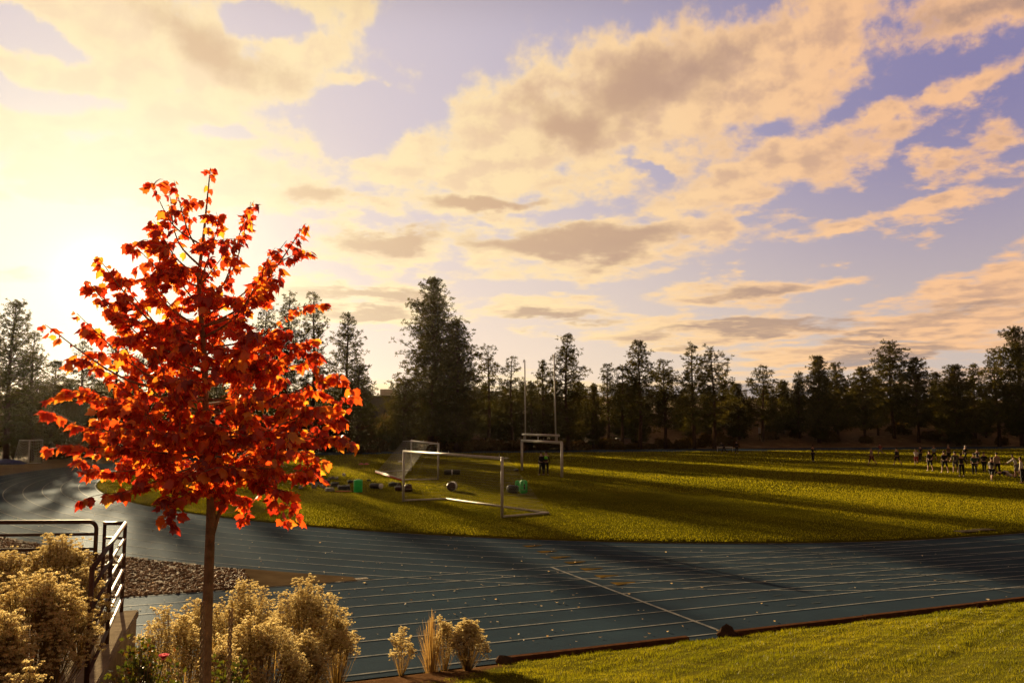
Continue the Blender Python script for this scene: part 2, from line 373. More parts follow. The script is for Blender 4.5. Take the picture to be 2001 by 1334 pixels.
    w.cycles.sampling_method = 'MANUAL'; w.cycles.sample_map_resolution = 512
build_world()
sl = bpy.data.lights.new('sun', 'SUN'); sl.energy = 5.0; sl.angle = math.radians(.53); sl.color = (1.0, .74, .40)
so = bpy.data.objects.new('sun', sl); COL.objects.link(so); so.rotation_mode = 'QUATERNION'
so.rotation_quaternion = (-SUN).to_track_quat('-Z', 'Y'); so.location = (0, 0, 30)

# ------------------------------------------------------------------ ground, track, field
def smooth(a, b, x):
    t = np.clip((x - a) / (b - a), 0, 1); return t * t * (3 - 2 * t)
def wav(x, y, f, ph=0): return np.sin(x * f + ph) * np.cos(y * f * 1.13 - ph) + .5 * np.sin(x * f * 2.1 - y * f * 1.7 + ph * 2)
def far_shift(s, n): return .16 * np.maximum(0, s - S0) * smooth(N0 - 5, N0 + 30, n)
def unwarp(s, n):
    q = n + 0.
    for _ in range(5): q = n + far_shift(s, q)
    return s, q
def ground_z(x, y):
    s, n = unwarp(*to_sn(x, y))
    z = -.06 + 0 * s
    z = z + smooth(121, 170, n) * 2.6 + smooth(170, 420, n) * 10
    z = z + smooth(50, 95, s) * smooth(122, 152, n) * 5.0
    z = z + smooth(-18, -60, s) * smooth(45, 90, n) * 1.0
    out = smooth(121, 132, n)
    return z + out * (.35 * wav(x, y, .11) + .2 * wav(x, y, .31, 1))
def grid(name, xs, ys, zf, mat, smooth_=True):
    X, Y = np.meshgrid(xs, ys); Z = zf(X, Y)
    V = np.stack([X, Y, Z], -1).reshape(-1, 3); nx = len(xs)
    i = np.arange((len(ys) - 1) * (nx - 1)); r, c = i // (nx - 1), i % (nx - 1); a = r * nx + c
    return link(name, np_mesh(name, V, np.stack([a, a + 1, a + nx + 1, a + nx], 1), smooth_, [mat]))
xs = np.concatenate([[-800, -600, -450, -300], np.arange(-220, 260, 4.0), [300, 400, 600, 800]])
ys = np.concatenate([[-800, -500, -300, -120, -50], np.arange(-30, 300, 4.0), [320, 360, 420, 600, 800]])
tag(grid('ground', xs, ys, ground_z, M['forest_floor']), 'brown needle strewn forest floor rising beyond the track', 'ground', None, 'structure')

def oval(off, num=220):
    """stadium outline in world xy, offset outwards"""
    t = np.linspace(0, math.pi, num)
    a, b = AA + off, BB + off
    left = np.stack([S0 - a * np.sin(t), N0 - b * np.cos(t)], 1)          # near side round the left end to the far side
    right = np.stack([S0 + STRAIGHT + a * np.sin(t), N0 + b * np.cos(t)], 1)
    m = np.linspace(0, 1, 60)[1:-1, None]
    st1 = left[-1] * (1 - m) + right[0] * m; st2 = right[-1] * (1 - m) + left[0] * m
    p = np.concatenate([left, st1, right, st2])
    p[:, 1] -= far_shift(p[:, 0], p[:, 1])
    return p[:, :1] * ES + p[:, 1:] * EN
def z3(p, z): return np.concatenate([p, np.full((len(p), 1), z)], 1)
def ring(o1, o2, z):
    a, b = oval(o1), oval(o2); k = len(a); i = np.arange(k); j = (i + 1) % k
    return np.concatenate([z3(a, z), z3(b, z)]), np.stack([i, i + k, j + k, j], 1)
class NB:
    def __init__(s): s.V = []; s.F = []; s.n = 0
    def add(s, V, F): s.V.append(np.asarray(V, np.float32)); s.F.append(np.asarray(F, np.int64) + s.n); s.n += len(V)
    def quad(s, pts): s.add(pts, [[0, 1, 2, 3]])
    def obj(s, name, mat, parent=None, smooth=False, loc=None):
        return link(name, np_mesh(name, np.concatenate(s.V), np.concatenate(s.F), smooth, [mat] if not isinstance(mat, list) else mat), parent, loc)
    def mesh(s, name, mat, smooth=False): return np_mesh(name, np.concatenate(s.V), np.concatenate(s.F), smooth, [mat])
def sq(s1, n1, s2, n2, z):   # rectangle in track coordinates
    return [(*sn(s1, n1), z), (*sn(s2, n1), z), (*sn(s2, n2), z), (*sn(s1, n2), z)]
t = NB(); V, F = ring(-.06, 8 * LANE + .4, 0.0); t.add(V, F)
def far_pt(s, n): return (*sn(s, n - .16 * max(0, s - S0)), -.004)
for q in range(18): t.quad([far_pt(10 * q - 4, N0 + BB + 7.6), far_pt(10 * q + 6, N0 + BB + 7.6), far_pt(10 * q + 6, N0 + BB + 13), far_pt(10 * q - 4, N0 + BB + 13)])
tag(t.obj('running_track', M['track']), 'dark blue rubber oval running track', 'track', None, 'structure')
t = NB()
for k in range(46): t.quad(sq(-60 + 2 * k, NOUT - .25, -58 + 2 * k, NIN + .03, .004))
tag(t.obj('sprint_straight', M['track']), 'dark blue sprint straight running off past the bend', 'track', None, 'structure')

m = NB()
for k in range(1, 9):
    V, F = ring(k * LANE - .022, k * LANE + .022, .008); m.add(V, F)
V, F = ring(.02, .07, .008); m.add(V, F)
for k in range(0, 9):                                                     # straight lanes
    n = NIN - k * LANE; s_end = 26 if k in (0, 8) else 26
    for j in range(43): m.quad(sq(-60 + 2 * j, n - .024, -58 + 2 * j, n + .024, .012))
SL = to_sn(*at_z(1071, 1106).xy)[0]
m.quad(sq(SL - .04, NOUT, SL + .04, NIN, .016))
tag(m.obj('track_markings', M['line']), 'worn white lane lines and start line painted on the track', 'track markings', None, 'structure')
m = NB(); m.quad(sq(SL + 8.4, NOUT + .5, SL + 8.44, NIN + 2.6, .016))
rnd = random.Random(4)
for k in range(1, 8):                                                     # dashed exchange marks
    for j in range(13):
        s_ = SL + .9 + j * .72 + k * .25 + rnd.uniform(-.05, .05)
        if rnd.random() < .2: continue
        m.quad(sq(s_, NIN - k * LANE + .42 - .022, s_ + .24, NIN - k * LANE + .42 + .022, .012))
tag(m.obj('faded_track_markings', M['faded_line']), 'faded dashes and cross line painted on the track', 'track markings', None, 'structure')
ym = NB()
for (u, v) in [(1210, 1140), (1178, 1126), (1148, 1112), (1116, 1099), (1088, 1089), (1062, 1078), (1034, 1067)]:
    p = at_z(u, v).xy; a, b = to_sn(*p)
    tri = [(*sn(a - .16, b - .2), .014), (*sn(a - .16, b + .2), .014), (*sn(a + .46, b + .03), .014), (*sn(a + .46, b - .03), .014)]
    ym.quad(tri)
tag(ym.obj('yellow_track_markings', M['yellow_mark']), 'yellow triangles painted in a row across the track', 'track markings', None, 'structure')

# infield turf: gently crowned sheet inside the oval
def infield():
    rings = [0.0, -.05, -.6, -3, -8, -16, -25, -30]
    Vs = []; zs = [-.03, .05, .07, .10, .14, .18, .2, .2]
    for o, z in zip(rings, zs): Vs.append(z3(oval(o), z))
    k = len(Vs[0]); V = np.concatenate(Vs); i = np.arange(k); j = (i + 1) % k; F = []
    for r in range(len(rings) - 1): F.append(np.stack([r * k + i, r * k + j, (r + 1) * k + j, (r + 1) * k + i], 1))
    o = link('sports_field', np_mesh('sports_field', V, np.concatenate(F), True, [M['turf']]))
    bm = bmesh.new(); bm.from_mesh(o.data); bm.verts.ensure_lookup_table()
    bm.faces.new([bm.verts[(len(rings) - 1) * k + q] for q in range(k)]); bmesh.ops.recalc_face_normals(bm, faces=bm.faces); bm.to_mesh(o.data); bm.free()
    tag(o, 'mown grass sports field inside the running track', 'field', None, 'structure')
infield()
def field_z(x, y):
    s, n = unwarp(*to_sn(x, y))
    d = np.minimum(np.minimum(n - (N0 - BB), (N0 + BB) - n), AA - np.hypot((s - S0) / 1.0, (n - N0) * AA / BB) + np.where(s > S0, 200, 0))
    return np.interp(d, [0, .05, .6, 3, 8, 16, 25], [.0, .05, .07, .10, .14, .18, .2])
def in_field(x, y, off=0.0):
    s, n = unwarp(*to_sn(x, y))
    e = np.where(s < S0, (s - S0) / (AA + off), np.where(s > S0 + STRAIGHT, (s - S0 - STRAIGHT) / (AA + off), 0))
    return e ** 2 + ((n - N0) / (BB + off)) ** 2 < 1
def fpt(u, v):
    p = at_z(u, v, .12); return p

# near bank
def bank_z(x, y):
    s, n = to_sn(x, y)
    d = np.maximum(NOUT - .42 - n, 0)
    z = .05 + np.minimum(.172 * d, 2.25) + .02 * wav(x, y, 1.1) * smooth(.2, 1.5, d) + .016 * wav(x, y, 3.3, 1) * smooth(.1, .8, d) + .011 * wav(x, y, 7.9, 2) * smooth(.1, .8, d)
    return np.where(n > NOUT - .42, -.04 - .3 * (n - NOUT + .42), z)
def mat_bank():
    m = bpy.data.materials.new('bank_turf'); nt = nodes(m); out = nd(nt, 'ShaderNodeOutputMaterial')
    co = pos_co(nt); sp = nd(nt, 'ShaderNodeSeparateXYZ', {0: co}); X, Y = sp.outputs[0], sp.outputs[1]
    a = math_n(nt, 'MULTIPLY_ADD', Y, .515); nt.nodes[-1].inputs[2].default_value = -1.7 - 10.3 * .515
    b = math_n(nt, 'MULTIPLY_ADD', Y, -.15); nt.nodes[-1].inputs[2].default_value = -1.7 + 10.3 * .15
    xb = math_n(nt, 'MAXIMUM', a, b)
    f = math_n(nt, 'ADD', math_n(nt, 'SUBTRACT', X, xb), math_n(nt, 'MULTIPLY', math_n(nt, 'SUBTRACT', noise(nt, co, 2.2, 5, .6), .5), 1.2))
    nz = math_n(nt, 'ADD', math_n(nt, 'MULTIPLY', noise(nt, co, 1.1, 6, .65), .6), math_n(nt, 'MULTIPLY', noise(nt, co, 16, 4, .6), .4))
    g = ramp(nt, nz, [(.3, (.04, .04, .006)), (.5, (.07, .065, .008)), (.7, (.11, .09, .014))])
    so_ = ramp(nt, nz, [(.3, (.035, .019, .009)), (.5, (.08, .042, .02)), (.7, (.15, .08, .04))])
    p = nd(nt, 'ShaderNodeBsdfPrincipled', {'Base Color': mixc(nt, maprange(nt, f, -.2, .2), so_, g), 'Roughness': .95, 'Specular IOR Level': .0})
    bm_ = nd(nt, 'ShaderNodeBump', {'Height': noise(nt, co, 40, 4, .65), 'Strength': .9, 'Distance': .03})
    nt.links.new(bm_.outputs[0], p.inputs['Normal']); nt.links.new(p.outputs[0], out.inputs[0]); return m
M['bank'] = mat_bank()
def xb(y): return np.maximum(-1.7 + (y - 10.3) * .515, -1.7 - (y - 10.3) * .15)
WA, WB = Vector((-5.02, 10.95, 0)), Vector((-3.62, 6.6, 0))      # retaining wall line, far end to near end
WD = (WB - WA).normalized(); WN = Vector((-WD.y, WD.x, 0))       # WN points right of the wall (towards the bank)
if WN.x < 0: WN = -WN
BEDZ = 1.5
def bank_mesh():
    ss = np.arange(-14, 46, .2); nn = np.arange(NOUT - .15, -26, -.2)
    S, N = np.meshgrid(ss, nn); X = S * ES[0] + N * EN[0]; Y = S * ES[1] + N * EN[1]
    V = np.stack([X, Y, bank_z(X, Y)], -1).reshape(-1, 3); nx = len(ss)
    i = np.arange((len(nn) - 1) * (nx - 1)); r, c = i // (nx - 1), i % (nx - 1); a = r * nx + c
    F = np.stack([a, a + nx, a + nx + 1, a + 1], 1)
    C = V[F].mean(1)
    side = (C[:, 0] - WA.x) * WN.x + (C[:, 1] - WA.y) * WN.y
    F = F[side > -.12]
    V[:, 2] = np.where((V[:, 0] - WA.x) * WN.x + (V[:, 1] - WA.y) * WN.y < .25, np.minimum(V[:, 2], BEDZ - .12), V[:, 2])
    tag(link('grass_bank', np_mesh('grass_bank', V, F, True, [M['bank']])), 'sunlit grass bank sloping down to the track', 'bank', None, 'structure')
bank_mesh()
def bed():
    xs = np.arange(-16, -2.8, .25); ys = np.arange(-8, 11.3, .25)
    X, Y = np.meshgrid(xs, ys)
    Z = BEDZ - .01 + .02 * wav(X, Y, 1.3) * smooth(.3, 1.2, -((X - WA.x) * WN.x + (Y - WA.y) * WN.y)) - .10 * smooth(.45, .1, -((X - WA.x) * WN.x + (Y - WA.y) * WN.y))
    V = np.stack([X, Y, Z], -1).reshape(-1, 3); nx = len(xs)
    i = np.arange((len(ys) - 1) * (nx - 1)); r, c = i // (nx - 1), i % (nx - 1); a = r * nx + c
    F = np.stack([a, a + 1, a + nx + 1, a + nx], 1); C = V[F].mean(1)
    side = (C[:, 0] - WA.x) * WN.x + (C[:, 1] - WA.y) * WN.y
    F = F[side < .02]
    tag(link('planting_bed', np_mesh('planting_bed', V, F, True, [M['soil']])), 'raised soil bed behind the concrete wall', 'planting bed', None, 'structure')
bed()

# ------------------------------------------------------------------ grass blades
def blades(name, X, Y, Z, h, w, mat, seed, lean=.35):
    r = np.random.default_rng(seed); n = len(X)
    a = r.uniform(0, 2 * np.pi, n); la = r.uniform(0, 2 * np.pi, n); ln = r.uniform(0, lean, n) * h
    dx, dy = np.cos(a) * w / 2, np.sin(a) * w / 2
    V = np.empty((n, 3, 3), np.float32)
    V[:, 0] = np.stack([X - dx, Y - dy, Z], 1); V[:, 1] = np.stack([X + dx, Y + dy, Z], 1)
    V[:, 2] = np.stack([X + np.cos(la) * ln, Y + np.sin(la) * ln, Z + h], 1)
    return np_mesh(name, V.reshape(-1, 3), np.arange(3 * n).reshape(-1, 3), False, [mat])
def scatter(n, y0, y1, seed, umin=-60, umax=2070, power=1.0):
    """random ground points inside the wedge the camera looks over"""
    r = np.random.default_rng(seed)
    y = np.sqrt(r.uniform(y0 ** 2, y1 ** 2, n)); k = r.uniform((umin - 1000) / FPX, (umax - 1000) / FPX, n)
    return y * k, y, r
Xs, Ys, Hs, Ws = [], [], [], []
for (n, y0, y1, hh, ww, sd) in [(170000, 24, 46, .042, .020, 1), (120000, 46, 80, .055, .038, 2), (80000, 80, 155, .07, .09, 3)]:
    X, Y, r = scatter(n, y0, y1, sd); k = in_field(X, Y, -.08); X, Y = X[k], Y[k]
    Xs.append(X); Ys.append(Y); Hs.append(hh * r.uniform(.6, 1.25, len(X))); Ws.append(ww * r.uniform(.7, 1.3, len(X)))
X, Y = np.concatenate(Xs), np.concatenate(Ys)
tag(link('field_grass', blades('field_grass', X, Y, field_z(X, Y) - .005, np.concatenate(Hs), np.concatenate(Ws), M['field_blade'], 5)), 'short olive green turf covering the sports field', 'grass', None, 'stuff')
X, Y, r = scatter(520000, 7.5, 26, 7)
s_, n_ = to_sn(X, Y)
k = (n_ < NOUT - .47 - .12 * (r.uniform(0, 1, len(X)))) & (X > xb(Y) + r.normal(0, .16, len(X)) + .25 * np.sin(Y * 3)) & ((X - WA.x) * WN.x + (Y - WA.y) * WN.y > .3)
X, Y = X[k], Y[k]
tuft = .6 + .75 * smooth(-.4, .9, wav(X, Y, 2.3) + .6 * wav(X, Y, 6.1, 2) + .5 * wav(X, Y, 14., 1))
tag(link('bank_grass', blades('bank_grass', X, Y, bank_z(X, Y) - .004, .036 * tuft * r.uniform(.6, 1.4, len(X)), .0065 * r.uniform(.6, 1.3, len(X)) * (Y / 11), M['bank_blade'], 8, .8)), 'short sunlit grass growing on the near bank', 'grass', None, 'stuff')

# timber edging, corner rock
def edging(u1, v1, u2, v2, label):
    a, b = at_z(u1, v1, .12), at_z(u2, v2, .12); sa, sb = to_sn(*a.xy)[0], to_sn(*b.xy)[0]
    nn = NOUT - .33; L = sb - sa; segs = max(1, int(L / 2.4)); mb = MB()
    for i in range(segs):
        c = sn(sa + (i + .5) * L / segs, nn + .006 * (i % 2))
        mb.box((*c, .02 + .006 * ((i * 7) % 3)), (L / segs - .012, .13, .19), ANG, None, .012)
    tag(mb.build('timber_edging', M['timber']), label, 'edging', 'timber edging of the bank')
edging(960, 1272, 1336, 1238, 'shorter brown timber edging left of the gap in the kerb')
edging(1428, 1228, 2120, 1160, 'long brown timber edging right of the corner rock')
mb = MB(); p = at_z(1420, 1238, .05); mb.blob((p.x, p.y, .05), (.2, .15, .15), 2, .25, 3)
tag(mb.build('corner_rock', M['rock']), 'dark pointed rock at the end of the long timber edging', 'rock')
for (u, v, r, sd, lab) in [(955, 1274, .2, 5, 'dark rock beside the round shrub at the bank corner'), (985, 1283, .16, 8, 'low dark rock lying in the grass right of the round shrub'), (830, 1284, .2, 11, 'dark rock at the foot of the dry grass tuft')]:
    p = at_z(u, v, .15); z = float(bank_z(np.array(p.x), np.array(p.y))); mb = MB(); mb.blob((p.x, p.y, z + .03), (r, r * .8, r * .6), 2, .2, sd, sd)
    tag(mb.build('bank_rock', M['rock']), lab, 'rock')
# ------------------------------------------------------------------ gravel bed between bend and straight
def gravel():
    out = [at_z(u, v).xy for (u, v) in [(-260, 1040), (0, 1036), (110, 1042), (200, 1064), (250, 1080), (330, 1090), (480, 1107), (640, 1121), (480, 1128), (400, 1133), (240, 1138), (0, 1142), (-260, 1146)]]
    # rock bed polygon on the ground, trimmed to the outside of the bend and of the straight
    ss = np.arange(-36, 8, .25); nn = np.arange(NIN - .1, NIN + 22, .25)
    S, N = np.meshgrid(ss, nn); X = S * ES[0] + N * EN[0]; Y = S * ES[1] + N * EN[1]
    V = np.stack([X, Y, .012 + 0 * X], -1).reshape(-1, 3); nx = len(ss)
    i = np.arange((len(nn) - 1) * (nx - 1)); r, c = i // (nx - 1), i % (nx - 1); a = r * nx + c
    F = np.stack([a, a + 1, a + nx + 1, a + nx], 1); C = V[F].mean(1)
    s, n = to_sn(C[:, 0], C[:, 1])
    F = F[~in_field(C[:, 0], C[:, 1], 8 * LANE + .45) & (n > NIN + .03) & (s < S0)]
    tag(link('gravel_bed', np_mesh('gravel_bed', V, F, False, [M['gravel_base']])), 'dark rock bed between the bend and the sprint straight', 'gravel', None, 'structure')
    tip = to_sn(*at_z(475, 1112).xy)[0]
    rr = np.random.default_rng(12); base = bmesh.new(); bmesh.ops.create_icosphere(base, subdivisions=1, radius=1)
    bv = np.array([v.co for v in base.verts]); bf = np.array([[v.index for v in f.verts] for f in base.faces]); base.free()
    nb = NB(); cnt = 0
    for _ in range(90000):
        s = rr.uniform(-26, tip); n = NIN + .12 + rr.uniform(0, 1) ** 1.2 * 14
        p = sn(s, n)
        if in_field(p[0], p[1], 8 * LANE + .58): continue
        if abs(p[0] / p[1]) > .75: continue
        k = rr.uniform(.025, .06); sc_ = np.array([k * rr.uniform(.8, 1.5), k * rr.uniform(.7, 1.2), k * rr.uniform(.45, .8)])
        a = rr.uniform(0, 6.28); R = np.array([[math.cos(a), -math.sin(a), 0], [math.sin(a), math.cos(a), 0], [0, 0, 1]])
        nb.add((bv * (1 + rr.normal(0, .13, (len(bv), 1)))) * sc_ @ R.T + np.array([p[0], p[1], k * .3]), bf); cnt += 1
        if cnt > 9500: break
    tag(nb.obj('bed_rocks', M['rocks']), 'brown river rocks covering the bed beside the track', 'rocks', None, 'stuff')
    # pale concrete tip where the bed runs out
    s1 = tip; pts = []
    nb = NB(); ss = np.linspace(s1, s1 + 2.5, 18)
    def nout(s):   # outside of the bend at s
        o = 8 * LANE + .4; return N0 - (BB + o) * math.sqrt(max(0, 1 - ((s - S0) / (AA + o)) ** 2))
    for a_, b_ in zip(ss[:-1], ss[1:]):
        n1, n2 = max(nout(a_) - .02, NIN + .05), max(nout(b_) - .02, NIN + .05)
        nb.quad([(*sn(a_, NIN + .04), .02), (*sn(b_, NIN + .04), .02), (*sn(b_, n2), .02), (*sn(a_, n1), .02)])
    tag(nb.obj('concrete_apron', M['pale_concrete']), 'pale concrete strip where the rock bed tapers out', 'pavement', None, 'structure')
M['rocks'] = mat_leaf('river_rock', [(0, (.08, .045, .02)), (.5, (.20, .12, .06)), (1, (.38, .26, .14))], 0.0, (1, 1, 1), .4, .015)
gravel()
def fallen():
    r = np.random.default_rng(21); nb = NB()
    for i in range(430):
        if i < 330: u, v = r.uniform(-20, 1150), r.uniform(965, 1270)
        elif i < 470: u, v = r.uniform(600, 2000), r.uniform(1065, 1250)
        else: u, v = r.uniform(250, 900), r.uniform(1130, 1300)
        p = at_z(u, v, .03); s, n = to_sn(p.x, p.y)
        if n < NOUT or in_field(np.array(p.x), np.array(p.y), 0.): continue
        k = r.uniform(.018, .045); a = r.uniform(0, 6.28); e = r.normal(0, .8, 3)
        R = np.array(Matrix.Rotation(a, 3, 'Z') @ Matrix.Rotation(e[0] * .6, 3, 'X'))
        sh = np.array([(-1, 0, .2), (-.2, -.55, 0), (1, 0, .25), (-.2, .55, 0)]) * k
        nb.add(sh @ R.T + np.array([p.x, p.y, .022]), [[0, 1, 2, 3]])
    tag(nb.obj('fallen_leaves', M['fallen_leaf']), 'pale fallen leaves scattered over the blue track', 'fallen leaves', None, 'stuff')
fallen()

def haze():  # added volume: stands in for lens glare at left and lifts the shadows
    m = bpy.data.materials.new('glare_haze'); nt = nodes(m); out = nd(nt, 'ShaderNodeOutputMaterial')
    v = nd(nt, 'ShaderNodeVolumePrincipled', {'Color': (.9, .86, .78, 1), 'Density': HAZE, 'Anisotropy': .72}); nt.links.new(v.outputs[0], out.inputs[1])
    mb = MB(); mb.box((0, 0, 26.5), (1640, 1640, 56))
    tag(mb.build('haze', m), 'thin warm haze added for the glare round the sun', 'haze', None, 'stuff')
HAZE = .000028
haze()
# ------------------------------------------------------------------ pines
def pine_geo(seed, H, R, base=.25, dens=1.0, lean=0.0, shape=.8, tuft=.5, detail=1.0):
    """ponderosa pine: tapered trunk, whorls of limbs, needle tufts along the outer limbs"""
    r = np.random.default_rng(seed); rn = random.Random(seed)
    trunk = MB(); zs = np.linspace(0, H, 9)
    cx = lean * zs + .12 * np.sin(zs * .35 + seed); cy = .12 * np.cos(zs * .3 + seed * 2)
    r0 = .016 * H + .05
    trunk.tube([(cx[i], cy[i], zs[i] - (.3 if i == 0 else 0)) for i in range(9)], [max(.025, r0 * (1 - z / H) ** .85 + .02) for z in zs], 7)
    C, S, O = [], [], []
    zb = base * H; z = zb; ang = r.uniform(0, 6.28)
    while z < H * .985:
        f = (z - zb) / (H - zb)
        prof = ((1 - f) ** shape) * min(1, .45 + f * 3.0) * R
        nb = max(2, int(round((4.3 if f < .8 else 3.2) * dens)))
        for b in range(nb):
            if r.uniform() < .10: continue
            ang += 2.4 + r.normal(0, .35)
            L = prof * r.uniform(.45, 1.15) * (1 + .22 * math.sin(z * 1.9 + seed)) + .25
            up = .10 + .55 * f + r.normal(0, .12)
            px = np.interp(z, zs, cx); py = np.interp(z, zs, cy)
            tip = np.array([math.cos(ang) * L, math.sin(ang) * L, L * up]); st = np.array([px, py, z])
            mid = st + tip * .55 + np.array([0, 0, -L * .10]); end = st + tip
            if detail > .5: trunk.tube([st, mid, end], [.03 + .012 * L, .02 + .006 * L, .012], 4, False)
            step = .46 / detail; k = max(2, int(L / step))
            for q in range(k):
                t = .28 + .72 * (q + r.uniform(.2, 1)) / k
                p = (1 - t) ** 2 * st + 2 * t * (1 - t) * mid + t * t * end
                for e in range(2 if t > .4 else 1):
                    sp = .12 + .15 * L * (1 - abs(t - .6))
                    C.append(p + r.normal(0, 1, 3) * np.array([sp, sp, sp * .45])); S.append(tuft * r.uniform(.7, 1.25) * (1 - .35 * f)); O.append(up)
        z += (.62 / (.6 + .4 * dens)) * r.uniform(.65, 1.3) * (1 - .35 * f) / (.5 + .5 * detail)
    C.append(np.array([cx[-1], cy[-1], H])); S.append(tuft * .6); O.append(1)
    C = np.array(C); S = np.array(S); n = len(C); K = 13 if detail >= 1 else 6
    # a tuft: K thin needle bundles radiating outward and up
    d = r.normal(0, 1, (n, K, 3)); d[..., 2] = d[..., 2] * .75 + .45; d /= np.linalg.norm(d, axis=2, keepdims=True)
    ln = S[:, None, None] * 1.12 * r.uniform(.6, 1.1, (n, K, 1)); tip = C[:, None] + d * ln
    side = np.cross(d, r.normal(0, 1, (n, K, 3))); side /= np.linalg.norm(side, axis=2, keepdims=True) + 1e-6
    w = S[:, None, None] * (.105 if detail >= 1 else .17)
    midp = C[:, None] + d * ln * .55
    V = np.stack([C[:, None] + 0 * d, midp + side * w, tip, midp - side * w], 2).reshape(-1, 3)
    F = np.arange(len(V)).reshape(-1, 4)
    return trunk, V, F
def place_pine(name, u, vtop, d, halfw, seed, label, base=.22, dens=1.0, shape=.8, lean=0.0, group='pines beyond the track', tuft=None):
    p = at_d(u, YH, d); zg = float(ground_z(np.array(p.x), np.array(p.y)))
    H = at_d(u, vtop, d).z - zg; R = halfw / FPX * d
    root = empty(name, (p.x, p.y, zg), label, 'tree', group, (seed * 1.3) % 6.28)
    tr, V, F = pine_geo(seed, H, R, base, dens, lean, shape, tuft or .0033 * d + .12)
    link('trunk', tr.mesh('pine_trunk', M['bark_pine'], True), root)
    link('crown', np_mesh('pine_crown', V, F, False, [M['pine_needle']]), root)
    return root
# u, top row, distance, half width, crown base, density, profile, label
PINES = [
 (-75, 560, 92, 70, .12, 1.1, .7, 'tall pine at the far left edge behind the bend'),
 (14, 588, 88, 60, .10, 1.2, .7, 'hazy pine behind the far left goal with its top in the glare'),
 (62, 650, 90, 44, .10, 1.1, .8, 'rounded pine just right of the far left goal'),
 (104, 706, 94, 42, .08, 1.2, .8, 'low dark pine between the far left goal and the maple'),
 (158, 668, 104, 44, .2, .8, .8, 'thin crowned pine seen through the left side of the maple'),
 (222, 630, 108, 48, .3, .6, .7, 'sparse see through pine directly behind the left maple leaves'),
 (286, 672, 106, 46, .2, .9, .8, 'pine hidden behind the middle of the maple crown'),
 (352, 640, 112, 50, .2, .8, .8, 'pine behind the maple trunk'),
 (420, 655, 108, 48, .15, 1.0, .8, 'pine showing behind the right half of the maple'),
 (515, 596, 118, 46, .25, .9, .8, 'pine with its top just right of the maple leader'),
 (558, 570, 116, 44, .3, .85, .75, 'left one of two tall pines rising behind the right of the maple'),
 (612, 573, 114, 42, .3, .7, .75, 'open branched tall pine with bare trunk right of the maple'),
 (676, 614, 112, 50, .18, .9, .85, 'spreading pine whose limbs reach toward the gap by the building'),
 (700, 716, 108, 44, .05, 1.3, .8, 'low dense pine left of the building gap'),
 (843, 541, 121, 74, .10, 1.45, .82, 'tallest dense pine in the middle of the treeline'),
 (893, 630, 118, 52, .08, 1.4, .7, 'dense pine joined to the right side of the tallest pine'),
 (790, 742, 116, 44, .04, 1.4, .7, 'low dark pine at the left foot of the tallest pine'),
 (955, 678, 128, 34, .40, .55, .6, 'slim pine with a see through crown right of the tallest pine'),
 (1000, 698, 126, 38, .25, .6, .8, 'ragged sparse pine just left of the goalpost uprights'),
 (1062, 704, 128, 22, .2, .9, .9, 'narrow young pine between the two uprights'),
 (1040, 745, 126, 24, .1, 1.0, .9, 'small pointed pine behind the left upright'),
 (1108, 655, 124, 50, .12, 1.1, .8, 'broad pine directly right of the right upright'),
 (1160, 752, 128, 22, .1, 1.1, .9, 'small pine tip in the dip right of the uprights'),
 (1187, 712, 130, 28, .3, .8, .8, 'slender pine with a leaning top left of the shed'),
 (1217, 718, 128, 30, .3, .8, .8, 'slender pine above the pale shed'),
 (1250, 667, 126, 44, .28, 1.0, .7, 'tall full pine right of the pale shed'),
 (1300, 704, 130, 42, .25, 1.0, .8, 'twin shouldered pine between two taller pines'),
 (1355, 672, 128, 34, .25, .8, .8, 'left of the paired tall pines with pointed top'),
 (1396, 680, 126, 46, .25, .8, .6, 'right of the paired tall pines with round open crown'),
 (1443, 750, 134, 24, .06, 1.2, .95, 'small dark cone shaped pine in the gap'),
 (1492, 716, 134, 36, .28, .7, .75, 'open pine left of the white post among the trunks'),
 (1532, 742, 140, 26, .1, 1.1, .9, 'short dark pine above the white post'),
 (1562, 727, 138, 20, .1, 1.1, .9, 'thin spire shaped pine behind the lone player'),
 (1601, 698, 136, 28, .08, 1.5, .6, 'dense column shaped pine right of the lone player'),
 (1637, 710, 138, 36, .15, 1.1, .8, 'full pine with broken outline beside the column shaped pine'),
 (1690, 720, 138, 42, .18, 1.2, .75, 'broad dark pine above the leftmost players'),
 (1715, 738, 142, 26, .15, 1.0, .8, 'small pine tucked left of the high pine on the right'),
 (1745, 668, 140, 44, .3, 1.0, .65, 'highest pine above the players with tiered limbs'),
 (1793, 702, 138, 38, .2, 1.2, .7, 'dense pine right of the tiered pine'),
 (1834, 728, 144, 24, .2, 1.0, .8, 'short pine between two broader pines on the right'),
 (1868, 716, 136, 42, .06, 1.5, .7, 'round topped dark pine reaching to the ground on the right'),
 (1906, 712, 142, 28, .25, .9, .75, 'slim pine left of the big pine at the right edge'),
 (1950, 682, 136, 36, .25, .8, .8, 'ragged pine leaning on the big pine at the right edge'),
 (1996, 637, 130, 56, .12, 1.3, .75, 'big dense pine cut by the right edge of the view'),
 (2060, 625, 130, 60, .12, 1.2, .75, 'big pine just beyond the right edge'),
]
for i, (u, vt, d, hw, bs, dn, sh, lab) in enumerate(PINES):
    place_pine('pine_tree', u, vt, d * (1.085 if u > 1420 else 1.03 if u > 1150 else 1.0), hw * 1.15, 100 + i, lab, bs, dn * 1.25, sh * .8, (0.0, .01, -.012)[i % 3])
